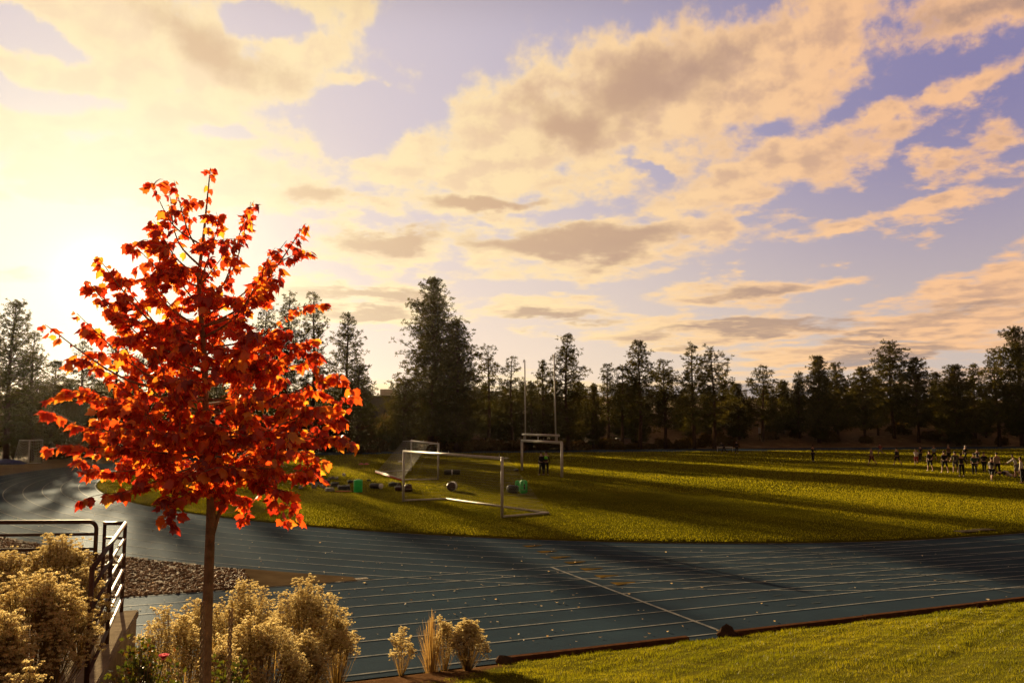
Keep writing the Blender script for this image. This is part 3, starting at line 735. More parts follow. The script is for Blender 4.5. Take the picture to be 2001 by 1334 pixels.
# lower trees filling the shaded row behind them: copies of three young pines
def copy_tree(root):
    c = root.copy(); COL.objects.link(c)
    for ch in list(root.children):
        d = ch.copy(); COL.objects.link(d); d.parent = c
    return c
protos = []
for i, (H, R, dn) in enumerate([(12, 3.2, 1.3), (10, 2.9, 1.4), (14, 3.4, 1.1)]):
    root = empty('young_pine', (0, 0, 0), 'low dark pine filling the shaded row between the taller pines', 'tree', 'young pines in the shade')
    tr, V, F = pine_geo(300 + i, H, R, .06, dn, 0, .75, .62)
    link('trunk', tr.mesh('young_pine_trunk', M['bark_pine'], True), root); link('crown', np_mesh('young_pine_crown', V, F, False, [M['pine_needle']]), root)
    protos.append([root, False, H])
rnd = random.Random(77)
fill = [(u + rnd.uniform(-14, 14), rnd.uniform(742, 790), rnd.uniform(6, 26)) for u in list(range(150, 700, 34)) + list(range(815, 2080, 30))]
fill += [(u, 752 + rnd.uniform(-12, 20), 2) for u in (-30, 30, 85, 130)]
def far_d(u):      # forward distance of the line of trees beyond the track
    return float(np.interp(u, [-80, 60, 150, 300, 500, 850, 1200, 1600, 2000], [90, 92, 100, 106, 114, 120, 130, 145, 153]))
for i, (u, vt, dd) in enumerate(fill):
    d = far_d(u) + dd; pr = protos[i % 3]
    root = pr[0] if not pr[1] else copy_tree(pr[0]); pr[1] = True
    p = at_d(u, YH, d); zg = float(ground_z(np.array(p.x), np.array(p.y)))
    k = (at_d(u, vt, d).z - zg) / pr[2]
    root.location = (p.x, p.y, zg); root.scale = (k * rnd.uniform(1, 1.3), k * rnd.uniform(1, 1.3), k); root.rotation_euler = (0, 0, rnd.uniform(0, 6.28))
# far wood beyond: one dark mass of many trunks and crowns
def far_wood():
    nb = NB(); r = np.random.default_rng(9)
    geos = []
    for i in range(3):
        tr, V, F = pine_geo(400 + i, 15, 3.6, .08, 1.0, 0, .7, 1.0, .34); geos.append((V, F))
    for i in range(400):
        u = r.uniform(-420, 2320); d = far_d(u) + r.uniform(28, 95)
        if 690 < u < 790: d = max(d, 190)
        p = at_d(u, YH, d); zg = float(ground_z(np.array(p.x), np.array(p.y)))
        vt = r.uniform(748, 806) if not 690 < u < 790 else r.uniform(800, 815)
        k = (at_d(u, vt, d).z - zg) / 15
        if k <= .1: continue
        V, F = geos[i % 3]; a = r.uniform(0, 6.28); c, s = math.cos(a), math.sin(a)
        R = np.array([[c, -s, 0], [s, c, 0], [0, 0, 1]])
        nb.add(V @ R.T * [k * 1.3, k * 1.3, k] + np.array([p.x, p.y, zg]), F)
    tag(nb.obj('distant_forest', M['pine_needle']), 'dark far wood behind the treeline', 'forest', None, 'stuff')
far_wood()
# bushes along the foot of the trees
def bush_geo(seed, w, h, n=260, size=.22):
    r = np.random.default_rng(seed)
    d = r.normal(0, 1, (n, 3)); d[:, 2] = np.abs(d[:, 2]); d /= np.linalg.norm(d, axis=1, keepdims=True)
    rad = r.uniform(.35, 1, (n, 1)) ** .5 * (1 + .22 * np.sin(d[:, :1] * 7 + seed) * np.cos(d[:, 1:2] * 6))
    C = d * rad * [w, w, h]
    K = 7; dd = r.normal(0, 1, (n, K, 3)); dd[..., 2] += .4; dd /= np.linalg.norm(dd, axis=2, keepdims=True)
    ln = size * r.uniform(.6, 1.3, (n, K, 1)); sd = np.cross(dd, r.normal(0, 1, (n, K, 3))); sd /= np.linalg.norm(sd, axis=2, keepdims=True) + 1e-6
    c = C[:, None]; mid = c + dd * ln * .5
    V = np.stack([c + 0 * dd, mid + sd * ln * .3, c + dd * ln, mid - sd * ln * .3], 2).reshape(-1, 3)
    return V, np.arange(len(V)).reshape(-1, 4)
bm_protos = [np_mesh('bush_foliage', *bush_geo(500 + i, 1.0, 1.0), False, [M['bush_leaf']]) for i in range(4)]
bush_spots = []
rnd = random.Random(5)
for u in [q for q in range(130, 2080, 22) if q < 1420 or q % 3 == 0]:
    d = far_d(u) + rnd.uniform(-3, 8)
    if u < 160: d = 97
    bush_spots.append((u + rnd.uniform(-8, 8), d, rnd.uniform(1.0, 2.2), rnd.uniform(.8, 2.0) * (1.6 if 640 < u < 800 else 1)))
bush_spots += [(u, far_d(u) + 3, 2.4, h) for (u, h) in [(650, 5.0), (668, 4.2), (690, 4.8), (715, 4.0), (738, 3.6), (760, 4.6), (640, 5.5)]]
for i, (u, d, w, h) in enumerate(bush_spots):
    p = at_d(u, YH, d); zg = float(ground_z(np.array(p.x), np.array(p.y)))
    o = link('bush', bm_protos[i % 4], None, (p.x, p.y, zg - .05)); o.scale = (w, w, h); o.rotation_euler = (0, 0, rnd.uniform(0, 6.28))
    tag(o, 'tall leafy bush filling the gap in front of the dark building' if i >= len(bush_spots) - 7 else 'low brown bush at the shaded foot of the pines', 'bush', 'tall bushes by the building' if i >= len(bush_spots) - 7 else 'bushes along the treeline')

# building in the gap, shed and white post among the trunks
def building():
    d = 158; a, b = at_d(690, 775, d), at_d(800, 775, d); z0 = -.2
    root = empty('school_building', ((a.x + b.x) / 2, d, z0), 'dark flat roofed building with a pale rooftop block in the gap between trees', 'building')
    mb = MB(); mb.box(((a.x + b.x) / 2, d + 6, (a.z + z0) / 2), (b.x - a.x, 12, a.z - z0)); mb.build('wall', M['wall_dark'], root)
    mb = MB(); mb.box(((a.x + b.x) / 2, d + 6, a.z + .12), (b.x - a.x + .5, 12.5, .24)); mb.build('roof', M['wall_dark'], root)
    p, q = at_d(743, 760, d + 3), at_d(775, 760, d + 3)
    mb = MB(); mb.box(((p.x + q.x) / 2, d + 5.5, (p.z + a.z + .24) / 2), (q.x - p.x, 5, p.z - a.z - .24)); mb.build('rooftop_block', M['wall_pale'], root)
    mb = MB()
    for k in range(4): mb.box((a.x + (k + .6) * (b.x - a.x) / 4.2, d - .03, a.z - 3.2), (1.4, .08, 1.3))
    mb.build('window_band', M['black_vinyl'], root)
building()
def shed():
    d = 134; a, b = at_d(1207, 864, d), at_d(1233, 864, d); zg = float(ground_z(np.array(a.x), np.array(d)))
    root = empty('shed', ((a.x + b.x) / 2, d, zg), 'small pale brown shed behind the trunks', 'shed')
    top = max(a.z, zg + 1.6); mb = MB(); mb.box(((a.x + b.x) / 2, d + 1, (top + zg) / 2), (b.x - a.x, 2, top - zg)); mb.build('wall', M['shed'], root)
    mb = MB(); mb.box(((a.x + b.x) / 2, d + 1, top + .06), (b.x - a.x + .3, 2.3, .12)); mb.build('roof', M['wall_dark'], root)
    mb = MB(); p = at_d(1484, 850, 146); q = at_d(1484, 836, 146); zg = float(ground_z(np.array(p.x), np.array(146.)))
    mb.mi = 1; mb.tube([(p.x, p.y, zg - .1), (p.x, p.y, q.z - .1)], .05, 6); mb.mi = 0; mb.box((p.x, p.y - .09, q.z - .45), (.42, .05, .95), 0, None, .01)
    tag(mb.build('white_marker', [M['white_paint'], M['bark_pine']]), 'white marker board standing among the pine trunks', 'marker')
shed()
# ------------------------------------------------------------------ maple
def maple():
    D = 5.6; rn = random.Random(11); r = np.random.default_rng(11)
    base = at_d(399, 1500, D); bz = float(bank_z(np.array(base.x), np.array(D)))
    base = Vector((base.x, D, bz))
    root = empty('maple_tree', base, 'young red leaved maple lit from behind in the left foreground', 'tree')
    wood = MB()
    def pt(u, v, dy=0.0): return at_d(u, v, D + dy)
    lead = [base - Vector((0, 0, .1)), pt(401, 1334), pt(407, 1150), pt(413, 985), pt(408, 900), pt(402, 800), pt(400, 700), pt(392, 610), pt(388, 540), pt(398, 460), pt(404, 400), pt(409, 350), pt(411, 328)]
    lr = [.046, .037, .033, .030, .026, .022, .019, .016, .013, .009, .006, .004, .0025]
    wood.tube(lead, lr, 9)
    def spline(P, n=7):
        out = []
        for i in range(n):
            t = i / (n - 1) * (len(P) - 1); k = min(int(t), len(P) - 2); f = t - k
            p0, p1, p2, p3 = P[max(k - 1, 0)], P[k], P[k + 1], P[min(k + 2, len(P) - 1)]
            out.append(.5 * ((2 * p1) + (p2 - p0) * f + (2 * p0 - 5 * p1 + 4 * p2 - p3) * f * f + (3 * p1 - p0 - 3 * p2 + p3) * f ** 3))
        return out
    leafpos = []     # point, outward direction, size factor
    def leafy(P, n, sz=1.0, t0=.15):
        for _ in range(n):
            t = t0 + (1 - t0) * rn.random(); i = min(int(t * (len(P) - 1)), len(P) - 2); f = t * (len(P) - 1) - i
            leafpos.append((P[i].lerp(P[i + 1], f), (P[i + 1] - P[i]).normalized(), sz * rn.uniform(.75, 1.2)))
    # limbs: start row on the leader, tip in the photo, depth of the tip, leafiness
    def lead_at(v):
        for a, b in zip(lead[:-1], lead[1:]):
            va, vb = (pxv(a), pxv(b))
            if vb <= v <= va: return a.lerp(b, (va - v) / (va - vb + 1e-6))
        return lead[3]
    def pxv(p):
        f = p.y * math.cos(TH) + (p.z - HC) * math.sin(TH); u = -p.y * math.sin(TH) + (p.z - HC) * math.cos(TH)
        return 667 - FPX * u / f
    limbs = [  # v0, u, v, dy, leaves, bend
        (500, 340, 352, .1, 11, .5), (480, 296, 355, -.1, 5, .6), (540, 300, 430, .2, 32, .5), (560, 258, 475, -.2, 30, .5), (520, 330, 400, .35, 22, .4),
        (600, 490, 395, .1, 15, .6), (640, 597, 437, 0, 30, .75), (620, 560, 470, .3, 26, .6), (600, 470, 450, -.3, 24, .5), (660, 520, 520, -.4, 34, .5), (560, 450, 480, .25, 18, .4),
        (720, 170, 548, 0, 44, .55), (700, 230, 540, .4, 40, .5), (700, 215, 600, -.5, 44, .5), (760, 88, 634, .1, 14, .6), (770, 150, 612, -.2, 20, .6), (780, 160, 700, .5, 58, .4),
        (800, 135, 760, -.1, 62, .4), (820, 140, 828, .3, 60, .3), (850, 150, 870, -.4, 50, .3), (880, 180, 925, .1, 60, .2), (900, 230, 965, -.4, 46, .15), (930, 320, 985, -.6, 44, .1), (920, 250, 900, .7, 60, .2),
        (720, 540, 640, .2, 46, .5), (740, 600, 660, -.3, 54, .5), (780, 655, 728, 0, 62, .45), (800, 672, 800, .3, 62, .35), (830, 664, 850, -.2, 62, .3), (850, 630, 790, -.6, 62, .35), (860, 600, 880, .6, 66, .25), (890, 590, 930, 0, 56, .15), (910, 560, 960, -.4, 46, .1), (940, 480, 975, .3, 44, .1),
        (640, 300, 560, .5, 40, .4), (660, 470, 580, .5, 40, .4), (700, 340, 640, -.7, 60, .3), (720, 480, 680, -.7, 60, .3), (780, 320, 740, -.9, 66, .3), (800, 500, 770, -.9, 66, .3), (850, 300, 840, -.9, 66, .2), (860, 480, 850, -.9, 66, .2), (900, 400, 920, -.9, 60, .1),
        (760, 350, 690, .9, 58, .3), (790, 480, 740, .9, 58, .3), (840, 330, 820, .9, 64, .2), (860, 500, 850, .9, 64, .2), (900, 380, 920, .8, 60, .1), (820, 240, 790, -.7, 60, .3), (840, 570, 820, .8, 60, .3), (740, 250, 690, .7, 40, .4), (900, 540, 915, -.7, 60, .1), (880, 220, 870, -.7, 60, .2), (600, 420, 560, -.35, 24, .4), (560, 350, 520, -.3, 26, .4), (680, 580, 600, .1, 26, .5),
        (640, 270, 520, .15, 30, .5), (680, 190, 500, .2, 26, .5), (600, 310, 480, -.25, 26, .4), (560, 430, 430, -.2, 20, .4), (640, 540, 540, .35, 30, .5), (700, 430, 610, .6, 34, .3), (690, 330, 600, .6, 34, .3), (730, 280, 650, -.3, 40, .4), (740, 520, 690, -.2, 40, .4), (620, 380, 520, .4, 26, .3), (700, 620, 700, .2, 34, .5)]
    for (v0, u, v, dy, nl, bend) in limbs:
        nl = int(nl * .85) if v0 < 700 else nl
        a = lead_at(v0) if v0 < 985 else lead[3]
        b = pt(u, v, dy); L = (b - a).length
        mid = a.lerp(b, .5) + Vector((0, 0, -L * .22 * bend)) + Vector((rn.uniform(-.04, .04), rn.uniform(-.04, .04), 0))
        P = spline([a, mid, b], 9); r0 = .0035 + .0075 * L
        wood.tube(P, [r0 * (1 - .8 * i / 8) for i in range(9)], 5)
        leafy(P, int(nl * .75) + 4, 1, .35); leafy(P[6:], 6, .85, .2); leafpos.append((P[-1], (P[-1] - P[-2]).normalized(), .8))
        nt = max(2, nl // 9)
        for k in range(nt):
            t = .28 + .7 * (k + rn.random()) / nt; i = min(int(t * 8), 7); p = P[i].lerp(P[i + 1], t * 8 - i)
            dr = (P[i + 1] - P[i]).normalized()
            q = Vector((rn.gauss(0, 1), rn.gauss(0, 1), rn.gauss(.2, .95))).normalized()
            e = p + (dr * .4 + q * .9).normalized() * rn.uniform(.12, .34) * (.5 + .5 * min(1, L))
            tw = spline([p, p.lerp(e, .5) + Vector((0, 0, .02)), e], 4); wood.tube(tw, [.0035, .003, .0022, .0015], 4, False)
            leafy(tw, max(3, int(nl * .66 / nt * 2.9)), 1, .2)
    # second stem from the fork
    st = spline([lead[2].lerp(lead[3], .55), pt(432, 985, .05), pt(440, 930, .1), pt(470, 860, .15)], 8); wood.tube(st, [.019, .018, .016, .014, .012, .01, .008, .006], 6); leafy(st, 10, 1, .6)
    leafy([Vector(p) for p in lead[9:]], 16, .8, 0.0); leafy([Vector(p) for p in lead[11:]], 6, .65, .3); leafy([Vector(p) for p in lead[5:10]], 60, 1, 0.0)
    tw = spline([lead[3], pt(430, 1000), pt(455, 1000)], 4); wood.tube(tw, [.003, .002, .002, .0015], 4)
    wood.build('trunk', M['bark_maple'], root, True)
    # one leaf outline: five lobes round the blade centre
    half = [(0, -.34), (.12, -.40), (.34, -.36), (.34, -.22), (.53, -.12), (.44, .06), (.46, .30), (.30, .28), (.23, .38), (.15, .52), (0, .76)]
    out = half + [(-x, y) for (x, y) in reversed(half[1:-1])]
    base2 = np.array(out); nO = len(base2)
    def leaf_shape(curl, fold):
        z = -fold * np.abs(base2[:, 0]) - curl * (base2[:, 1] + .3) ** 2 * .5 - curl * .5 * base2[:, 0] ** 2
        return np.concatenate([[[0, 0, .02]], np.column_stack([base2, z])])
    F0 = np.array([[0, 1 + i, 1 + (i + 1) % nO] for i in range(nO)])
    nb = NB()
    for (p, d, s) in leafpos:
        size = .052 * s * rn.uniform(.6, 1.35)
        sh = leaf_shape(rn.uniform(-.1, 1.1), rn.uniform(.1, .9)) * size
        az = math.atan2(d.y, d.x) + rn.gauss(0, 1.2); droop = rn.uniform(-.1, 1.5); roll = rn.gauss(0, .75)
        Rm = Matrix.Rotation(az - math.pi / 2, 3, 'Z') @ Matrix.Rotation(-droop, 3, 'X') @ Matrix.Rotation(roll, 3, 'Y')
        pet = Vector((math.cos(az), math.sin(az), -.25)) * size * rn.uniform(.4, .8)
        q = p + pet
        nb.add(sh @ np.array(Rm).T + np.array(q + Rm @ Vector((0, .3 * size, 0))) - np.array(base), F0)
    o = nb.obj('crown', M['maple_leaf'], root)
    # the tree's supports
    return base
MB_BASE = maple()
def rope(u1, v1, d1, u2, v2, d2, label):
    a, b = at_d(u1, v1, d1), at_d(u2, v2, d2); L = (b - a).length; n = int(L / .012)
    mb = MB()
    for ph in (0, math.pi):
        T = (b - a).normalized(); N = T.orthogonal().normalized(); B = T.cross(N)
        mb.tube([a.lerp(b, i / n) + (N * math.cos(ph + i * .85) + B * math.sin(ph + i * .85)) * .009 for i in range(n + 1)], .0075, 5)
    tag(mb.build('twisted_rope', M['rope'], None, True), label, 'rope', 'ropes bracing the young maple')
rope(396, 1175, 5.5, 391, 1480, 5.35, 'pale twisted rope running down the left side of the maple trunk')
rope(451, 1190, 5.9, 443, 1460, 5.9, 'pale twisted rope right of the maple trunk in front of the shrubs')

# ------------------------------------------------------------------ shrubs with cream flower heads
def rabbitbrush(u, vtop, d, w_px, label, seed, zb=None, n=210, group='rabbitbrush shrubs', flat=.9):
    """many thin stems fanning out of one base, a fluffy flower head on every twig"""
    r = np.random.default_rng(seed)
    c = at_d(u, YH, d)
    z0 = float(bank_z(np.array(c.x), np.array(c.y))) if zb is None else zb
    top = at_d(u, vtop, d).z; H = max(.25, top - z0); W = w_px / FPX * d / 2
    root = empty('rabbitbrush', (c.x, c.y, z0), label, 'shrub', group)
    SV, SF, FV, k = [], [], [], 0
    def strip(P, w0, w1):
        nonlocal k
        P = np.array(P); m = len(P); sd = r.normal(0, 1, 3); sd[2] = 0; sd /= np.linalg.norm(sd)
        ww = np.linspace(w0, w1, m)[:, None]
        SV.append(np.concatenate([P - sd * ww, P + sd * ww])); i = np.arange(m - 1)
        SF.append(np.stack([i, i + 1, m + i + 1, m + i], 1) + k); k += 2 * m
    def head(p, sz):
        # flower head: a dome of little bristly florets
        K = 26; dd = r.normal(0, 1, (K, 3)); dd[:, 2] = np.abs(dd[:, 2]) * .8 + .1; dd /= np.linalg.norm(dd, axis=1, keepdims=True)
        q = p + dd * sz * r.uniform(.25, 1, (K, 1)) * [1, 1, .75]
        a = np.cross(dd, r.normal(0, 1, (K, 3))); a /= np.linalg.norm(a, axis=1, keepdims=True) + 1e-6; b = np.cross(dd, a)
        f = sz * r.uniform(.22, .42, (K, 1))
        FV.append(np.stack([q - a * f, q - b * f * .6 + dd * f * .5, q + a * f, q + b * f * .6 + dd * f * .5], 1).reshape(-1, 3))
    lob = r.uniform(0, 6.28, 3)
    for i in range(int(n * .8)):
        a = r.uniform(0, 6.28); rr = r.uniform(0, 1) ** .55
        wob = 1 + .16 * math.sin(2 * a + lob[0]) + .12 * math.sin(5 * a + lob[1])
        R = W * rr * wob
        h = H * (math.sqrt(max(0, 1 - (rr * flat) ** 2))) * r.uniform(.82, 1.04) * (1 + .06 * math.sin(4 * a + lob[2]))
        end = np.array([math.cos(a) * R, math.sin(a) * R, h]); st = np.array([math.cos(a), math.sin(a), 0]) * W * .16 * rr
        mid = st + (end - st) * .5 + np.array([math.cos(a), math.sin(a), .3]) * R * .10
        P = [st, st * .4 + mid * .6, mid, mid * .4 + end * .6, end]
        strip(P, .0042, .0022)
        for j in range(9):
            t = r.uniform(.7, .98); p = (1 - t) ** 2 * st + 2 * t * (1 - t) * mid + t * t * end if j else end
            e = end + np.array([r.normal(0, .036), r.normal(0, .036), r.uniform(-.05, .035)]) * (H / .9) ** .5
            if j: strip([p, (p + e) / 2, e], .002, .0014)
            head(e, r.uniform(.012, .028))
        # fine leaves along the stem
        for j in range(4):
            t = r.uniform(.2, .9); p = (1 - t) ** 2 * st + 2 * t * (1 - t) * mid + t * t * end
            strip([p, p + r.normal(0, .03, 3) + [0, 0, .035]], .0024, .0006)
    link('stems', np_mesh('rabbitbrush_stems', np.concatenate(SV), np.concatenate(SF), False, [M['rabbit_stem']]), root)
    V = np.concatenate(FV); link('flower_heads', np_mesh('rabbitbrush_heads', V, np.arange(len(V)).reshape(-1, 4), False, [M['rabbit_flower']]), root)
for q in [  # u, top, distance, width, label, seed, base height
    (128, 1046, 9.3, 150, 'cream flowered shrub standing against the long brown railing', 1, BEDZ, 260),
    (28, 1088, 9.0, 150, 'cream flowered shrub at the left edge below the long railing', 2, BEDZ, 220),
    (-40, 1110, 8.2, 150, 'cream flowered shrub mostly outside the left edge', 3, BEDZ, 160),
    (178, 1120, 8.7, 90, 'small cream flowered shrub between the two railings', 4, BEDZ, 120),
    (92, 1134, 7.1, 215, 'biggest cream flowered shrub, in front of the end post of the stair railing', 5, BEDZ, 380),
    (20, 1215, 6.0, 150, 'cream flowered shrub in the bottom left corner', 6, BEDZ, 230),
    (70, 1290, 5.3, 90, 'small flowered sprig at the bottom left of the big shrub', 7, BEDZ, 60),
    (352, 1195, 9.6, 150, 'loose cream flowered shrub left of the maple trunk', 8, None, 190),
    (400, 1182, 10.6, 120, 'cream flowered shrub directly behind the maple trunk', 9, None, 170),
    (488, 1148, 10.8, 140, 'tall cream flowered shrub right of the maple trunk', 10, None, 230),
    (515, 1212, 9.2, 170, 'wide cream flowered shrub in the middle of the group', 11, None, 300),
    (608, 1147, 11.8, 150, 'tallest feathery cream flowered shrub at the right of the group', 12, None, 330),
    (668, 1210, 12.0, 85, 'low cream flowered shrub at the right end of the group', 13, None, 140),
    (608, 1244, 10.2, 88, 'small round cream flowered shrub in front of the tallest one', 14, None, 170),
    (445, 1255, 8.2, 90, 'cream flowered shrub low beside the foot of the maple', 15, None, 120),
    (916, 1213, 13.2, 72, 'round tan shrub alone at the corner of the grass bank', 16, None, 200),
    (872, 1205, 13.5, 40, 'slim golden shrub between the dry grass tuft and the round shrub', 17, None, 70),
    (790, 1234, 13.1, 44, 'tiny flowered shrub left of the dry grass tuft', 18, None, 45)]:
    rabbitbrush(*q)
def tuft(u, vtop, d, w_px, label, seed, n=170, zb=None, spread=.5, name='dry_grass_tuft'):
    r = np.random.default_rng(seed); c = at_d(u, YH, d); z0 = float(bank_z(np.array(c.x), np.array(c.y))) if zb is None else zb
    H = at_d(u, vtop, d).z - z0; W = w_px / FPX * d / 2; V, F, k = [], [], 0
    for i in range(n):
        a = r.uniform(0, 6.28); rr = r.uniform(0, 1); h = H * r.uniform(.35, 1.0) * (1 - .3 * rr)
        st = np.array([math.cos(a), math.sin(a), 0]) * W * .3 * rr; end = np.array([math.cos(a) * W * rr * spread * 2, math.sin(a) * W * rr * spread * 2, h])
        mid = st * .5 + end * .5 + np.array([0, 0, h * .12]); sd = np.array([math.cos(a + 1.57), math.sin(a + 1.57), 0]) * .003
        P = np.array([st, mid, end]); V.append(np.concatenate([P - sd, P + sd * [[1], [1], [.3]]])); F.append(np.array([[0, 1, 4, 3], [1, 2, 5, 4]]) + k); k += 6
    o = link(name, np_mesh(name, np.concatenate(V), np.concatenate(F), False, [M['straw']]), None, (c.x, c.y, z0))
    tag(o, label, 'grass tuft')
tuft(848, 1182, 13.4, 66, 'tall dry grass tuft at the corner of the grass bank', 31, 260)
tuft(545, 1250, 8.0, 120, 'bent dry grass stalks in front of the middle shrubs', 32, 26, None, 1.0)
tuft(372, 1262, 6.6, 90, 'few dry grass stalks beside the twisted rope', 33, 22, None, 1.0)
tuft(296, 1195, 9.0, 40, 'thin dead stalks left of the loose shrub', 34, 9, None, .6)
def rose(u, vtop, d, w_px, label, seed, bloom=None, buds=0):
    r = np.random.default_rng(seed); c = at_d(u, YH, d); z0 = float(bank_z(np.array(c.x), np.array(c.y)))
    H = at_d(u, vtop, d).z - z0; W = w_px / FPX * d / 2
    root = empty('rose_bush', (c.x, c.y, z0), label, 'bush')
    st = MB(); pts = []
    for i in range(64):
        a = r.uniform(0, 6.28); rr = r.uniform(.1, 1); e = Vector((math.cos(a) * W * rr, math.sin(a) * W * rr, H * r.uniform(.72, 1.0) * math.sqrt(1 - .55 * rr * rr)))
        m = Vector((e.x * .35, e.y * .35, e.z * .55)); st.tube([(0, 0, 0), m, e], [.006, .004, .002], 4, False)
        for j in range(24):
            t = r.uniform(.35, 1.0); pts.append((1 - t) ** 2 * np.zeros(3) + 2 * t * (1 - t) * np.array(m) + t * t * np.array(e) + r.normal(0, .035, 3))
    link('stems', st.mesh('rose_stems', M['bark_maple']), root)
    C = np.array(pts); n = len(C); K = 3
    d1 = r.normal(0, 1, (n, K, 3)); d1 /= np.linalg.norm(d1, axis=2, keepdims=True); s_ = np.cross(d1, r.normal(0, 1, (n, K, 3))); s_ /= np.linalg.norm(s_, axis=2, keepdims=True)
    ln = r.uniform(.026, .048, (n, K, 1)); c0 = C[:, None] + d1 * .012; nn = np.cross(d1, s_)
    V = np.stack([c0, c0 + d1 * ln * .4 + s_ * ln * .34 + nn * ln * .1, c0 + d1 * ln, c0 + d1 * ln * .4 - s_ * ln * .34 + nn * ln * .1], 2).reshape(-1, 3)
    link('foliage', np_mesh('rose_foliage', V, np.arange(len(V)).reshape(-1, 4), False, [M['rose_leaf']]), root)
    def flower(p, rad, nm, nlay=4):
        nb = NB()
        for L in range(nlay):
            for k in range(5 + L):
                a = k * 6.283 / (5 + L) + L * .6; tilt = .25 + .32 * L
                Rm = np.array(Matrix.Rotation(a, 3, 'Z') @ Matrix.Rotation(tilt, 3, 'X'))
                sh = np.array([(-.25, 0, 0), (.25, 0, 0), (.55, 0, .55), (.3, .02, 1.0), (-.3, .02, 1.0), (-.55, 0, .55)]) * rad * (.7 + .12 * L)
                sh[:, 1] += .1 * rad * (1 + L) + .25 * (sh[:, 2] / rad - .5) ** 2 * rad
                nb.add(sh @ Rm.T + p, [[0, 1, 2, 5], [5, 2, 3, 4]])
        link(nm, nb.mesh(nm, M['rose_petal'], True), root)
    if bloom:
        b = at_d(bloom[0], bloom[1], d - W * .6) - root.location; flower(np.array(b) - [0, 0, .02], .045, 'flower')
        sp = MB(); sp.tube([(b.x * .5, b.y * .5, H * .6), (b.x, b.y, b.z - .02)], .004, 5); link('flower_stalk', sp.mesh('flower_stalk', M['rose_leaf']), root)
    if buds:
        b = at_d(*buds, d) - root.location; flower(np.array(b), .016, 'flower_bud', 2)
rose(300, 1240, 6.3, 175, 'dark leaved rose bush with one pink bloom left of the maple', 41, (320, 1283), (232, 1306))
rose(464, 1276, 6.4, 125, 'small dark rose bush without blooms right of the maple', 42)

# ------------------------------------------------------------------ railings and wall
def wall():
    a, b = WA + WN * 0, WB + (WB - WA).normalized() * 14.0
    c = (a + b) / 2 - WN * .0; L = (b - a).length; rz = math.atan2(WD.y, WD.x)
    root = empty('retaining_wall', (c.x, c.y, 0), 'tan concrete retaining wall below the stair railing', 'wall')
    mb = MB(); mb.box((c.x, c.y, BEDZ / 2 - .2), (L, .34, BEDZ + .4 - .09), rz, None, .015); mb.build('wall', M['concrete'], root)
    mb = MB(); mb.box((c.x, c.y, BEDZ - .04), (L + .02, .38, .09), rz, None, .012); mb.build('coping', M['concrete'], root)
    # return running left along the front of the bed
    e = WA - WN * 5.5
    c2 = (WA + e) / 2 + Vector((0, 0, 0)); rz2 = math.atan2(WN.y, WN.x)
    root2 = empty('retaining_wall', (c2.x, c2.y, 0), 'concrete wall holding the front of the planting bed below the long railing', 'wall')
    mb = MB(); mb.box((c2.x - WN.x * .19, c2.y - WN.y * .19, BEDZ / 2 - .25), (5.5, .3, BEDZ + .3), rz2, None, .015); mb.build('wall', M['concrete'], root2)
wall()
def railing_stair():
    root = empty('stair_railing', (*((WA + WB) / 2).xy, BEDZ), 'brown steel railing with five bars running toward the camera on the wall', 'railing')
    F, N_ = at_d(245, 1022, 10.9), at_d(180, 1110, 7.75)
    mid = at_d(218, 1060, 9.35)
    R = .024
    down = Vector((0, 0, 1))
    zf = BEDZ - .02
    for p, q in ((F, 'far'), (mid, 'mid'), (N_, 'near')):
        mb = MB(); mb.tube([p, (p.x, p.y, zf)], R, 10); mb.build('post', M['brown_steel'], root, True)
    for k in range(6):
        dz = k * .19
        mb = MB(); mb.tube([F - down * dz + Vector((.0, 0, 0)), mid - down * dz, N_ - down * dz], R if k == 0 else .018, 10)
        mb.build('rail', M['brown_steel'], root, True)
    B = at_d(205, 1022, 11.3)
    mb = MB(); mb.tube([F, B + Vector((0, 0, .0))], R, 8); mb.tube([F - down * .19, B - down * .19], .018, 8); mb.tube([F - down * .55, B - down * .55], .018, 8); mb.build('return_rail', M['brown_steel'], root, True)
    mb = MB(); mb.tube([B + Vector((0, 0, R)), (B.x, B.y, zf)], R, 8); mb.build('post', M['brown_steel'], root, True)
railing_stair()
def railing_long():
    d = 10.7
    a, b = at_d(-180, 1021, d - .4), at_d(189, 1019, d)
    root = empty('guard_railing', (b.x, b.y, BEDZ), 'long brown steel railing with a rounded corner across the left edge', 'railing')
    rr = .09
    mb = MB(); P = [a, Vector((b.x - rr, b.y, b.z))]
    for i in range(1, 7):
        t = i / 6 * math.pi / 2; P.append(Vector((b.x - rr + rr * math.sin(t), b.y, b.z - rr + rr * math.cos(t))))
    P.append(Vector((b.x, b.y, BEDZ - .02))); mb.tube(P, .026, 10); mb.build('top_rail', M['brown_steel'], root, True)
    for v in (1043, 1072, 1102):
        q = at_d(189, v, d); e = at_d(-180, v + 4, d - .4)
        mb = MB(); mb.tube([e, q], .019, 8); mb.build('rail', M['brown_steel'], root, True)
    for u in (-150,):
        q = at_d(u, 1020, d - .36); mb = MB(); mb.tube([q, (q.x, q.y, BEDZ - .02)], .024, 8); mb.build('post', M['brown_steel'], root, True)
railing_long()
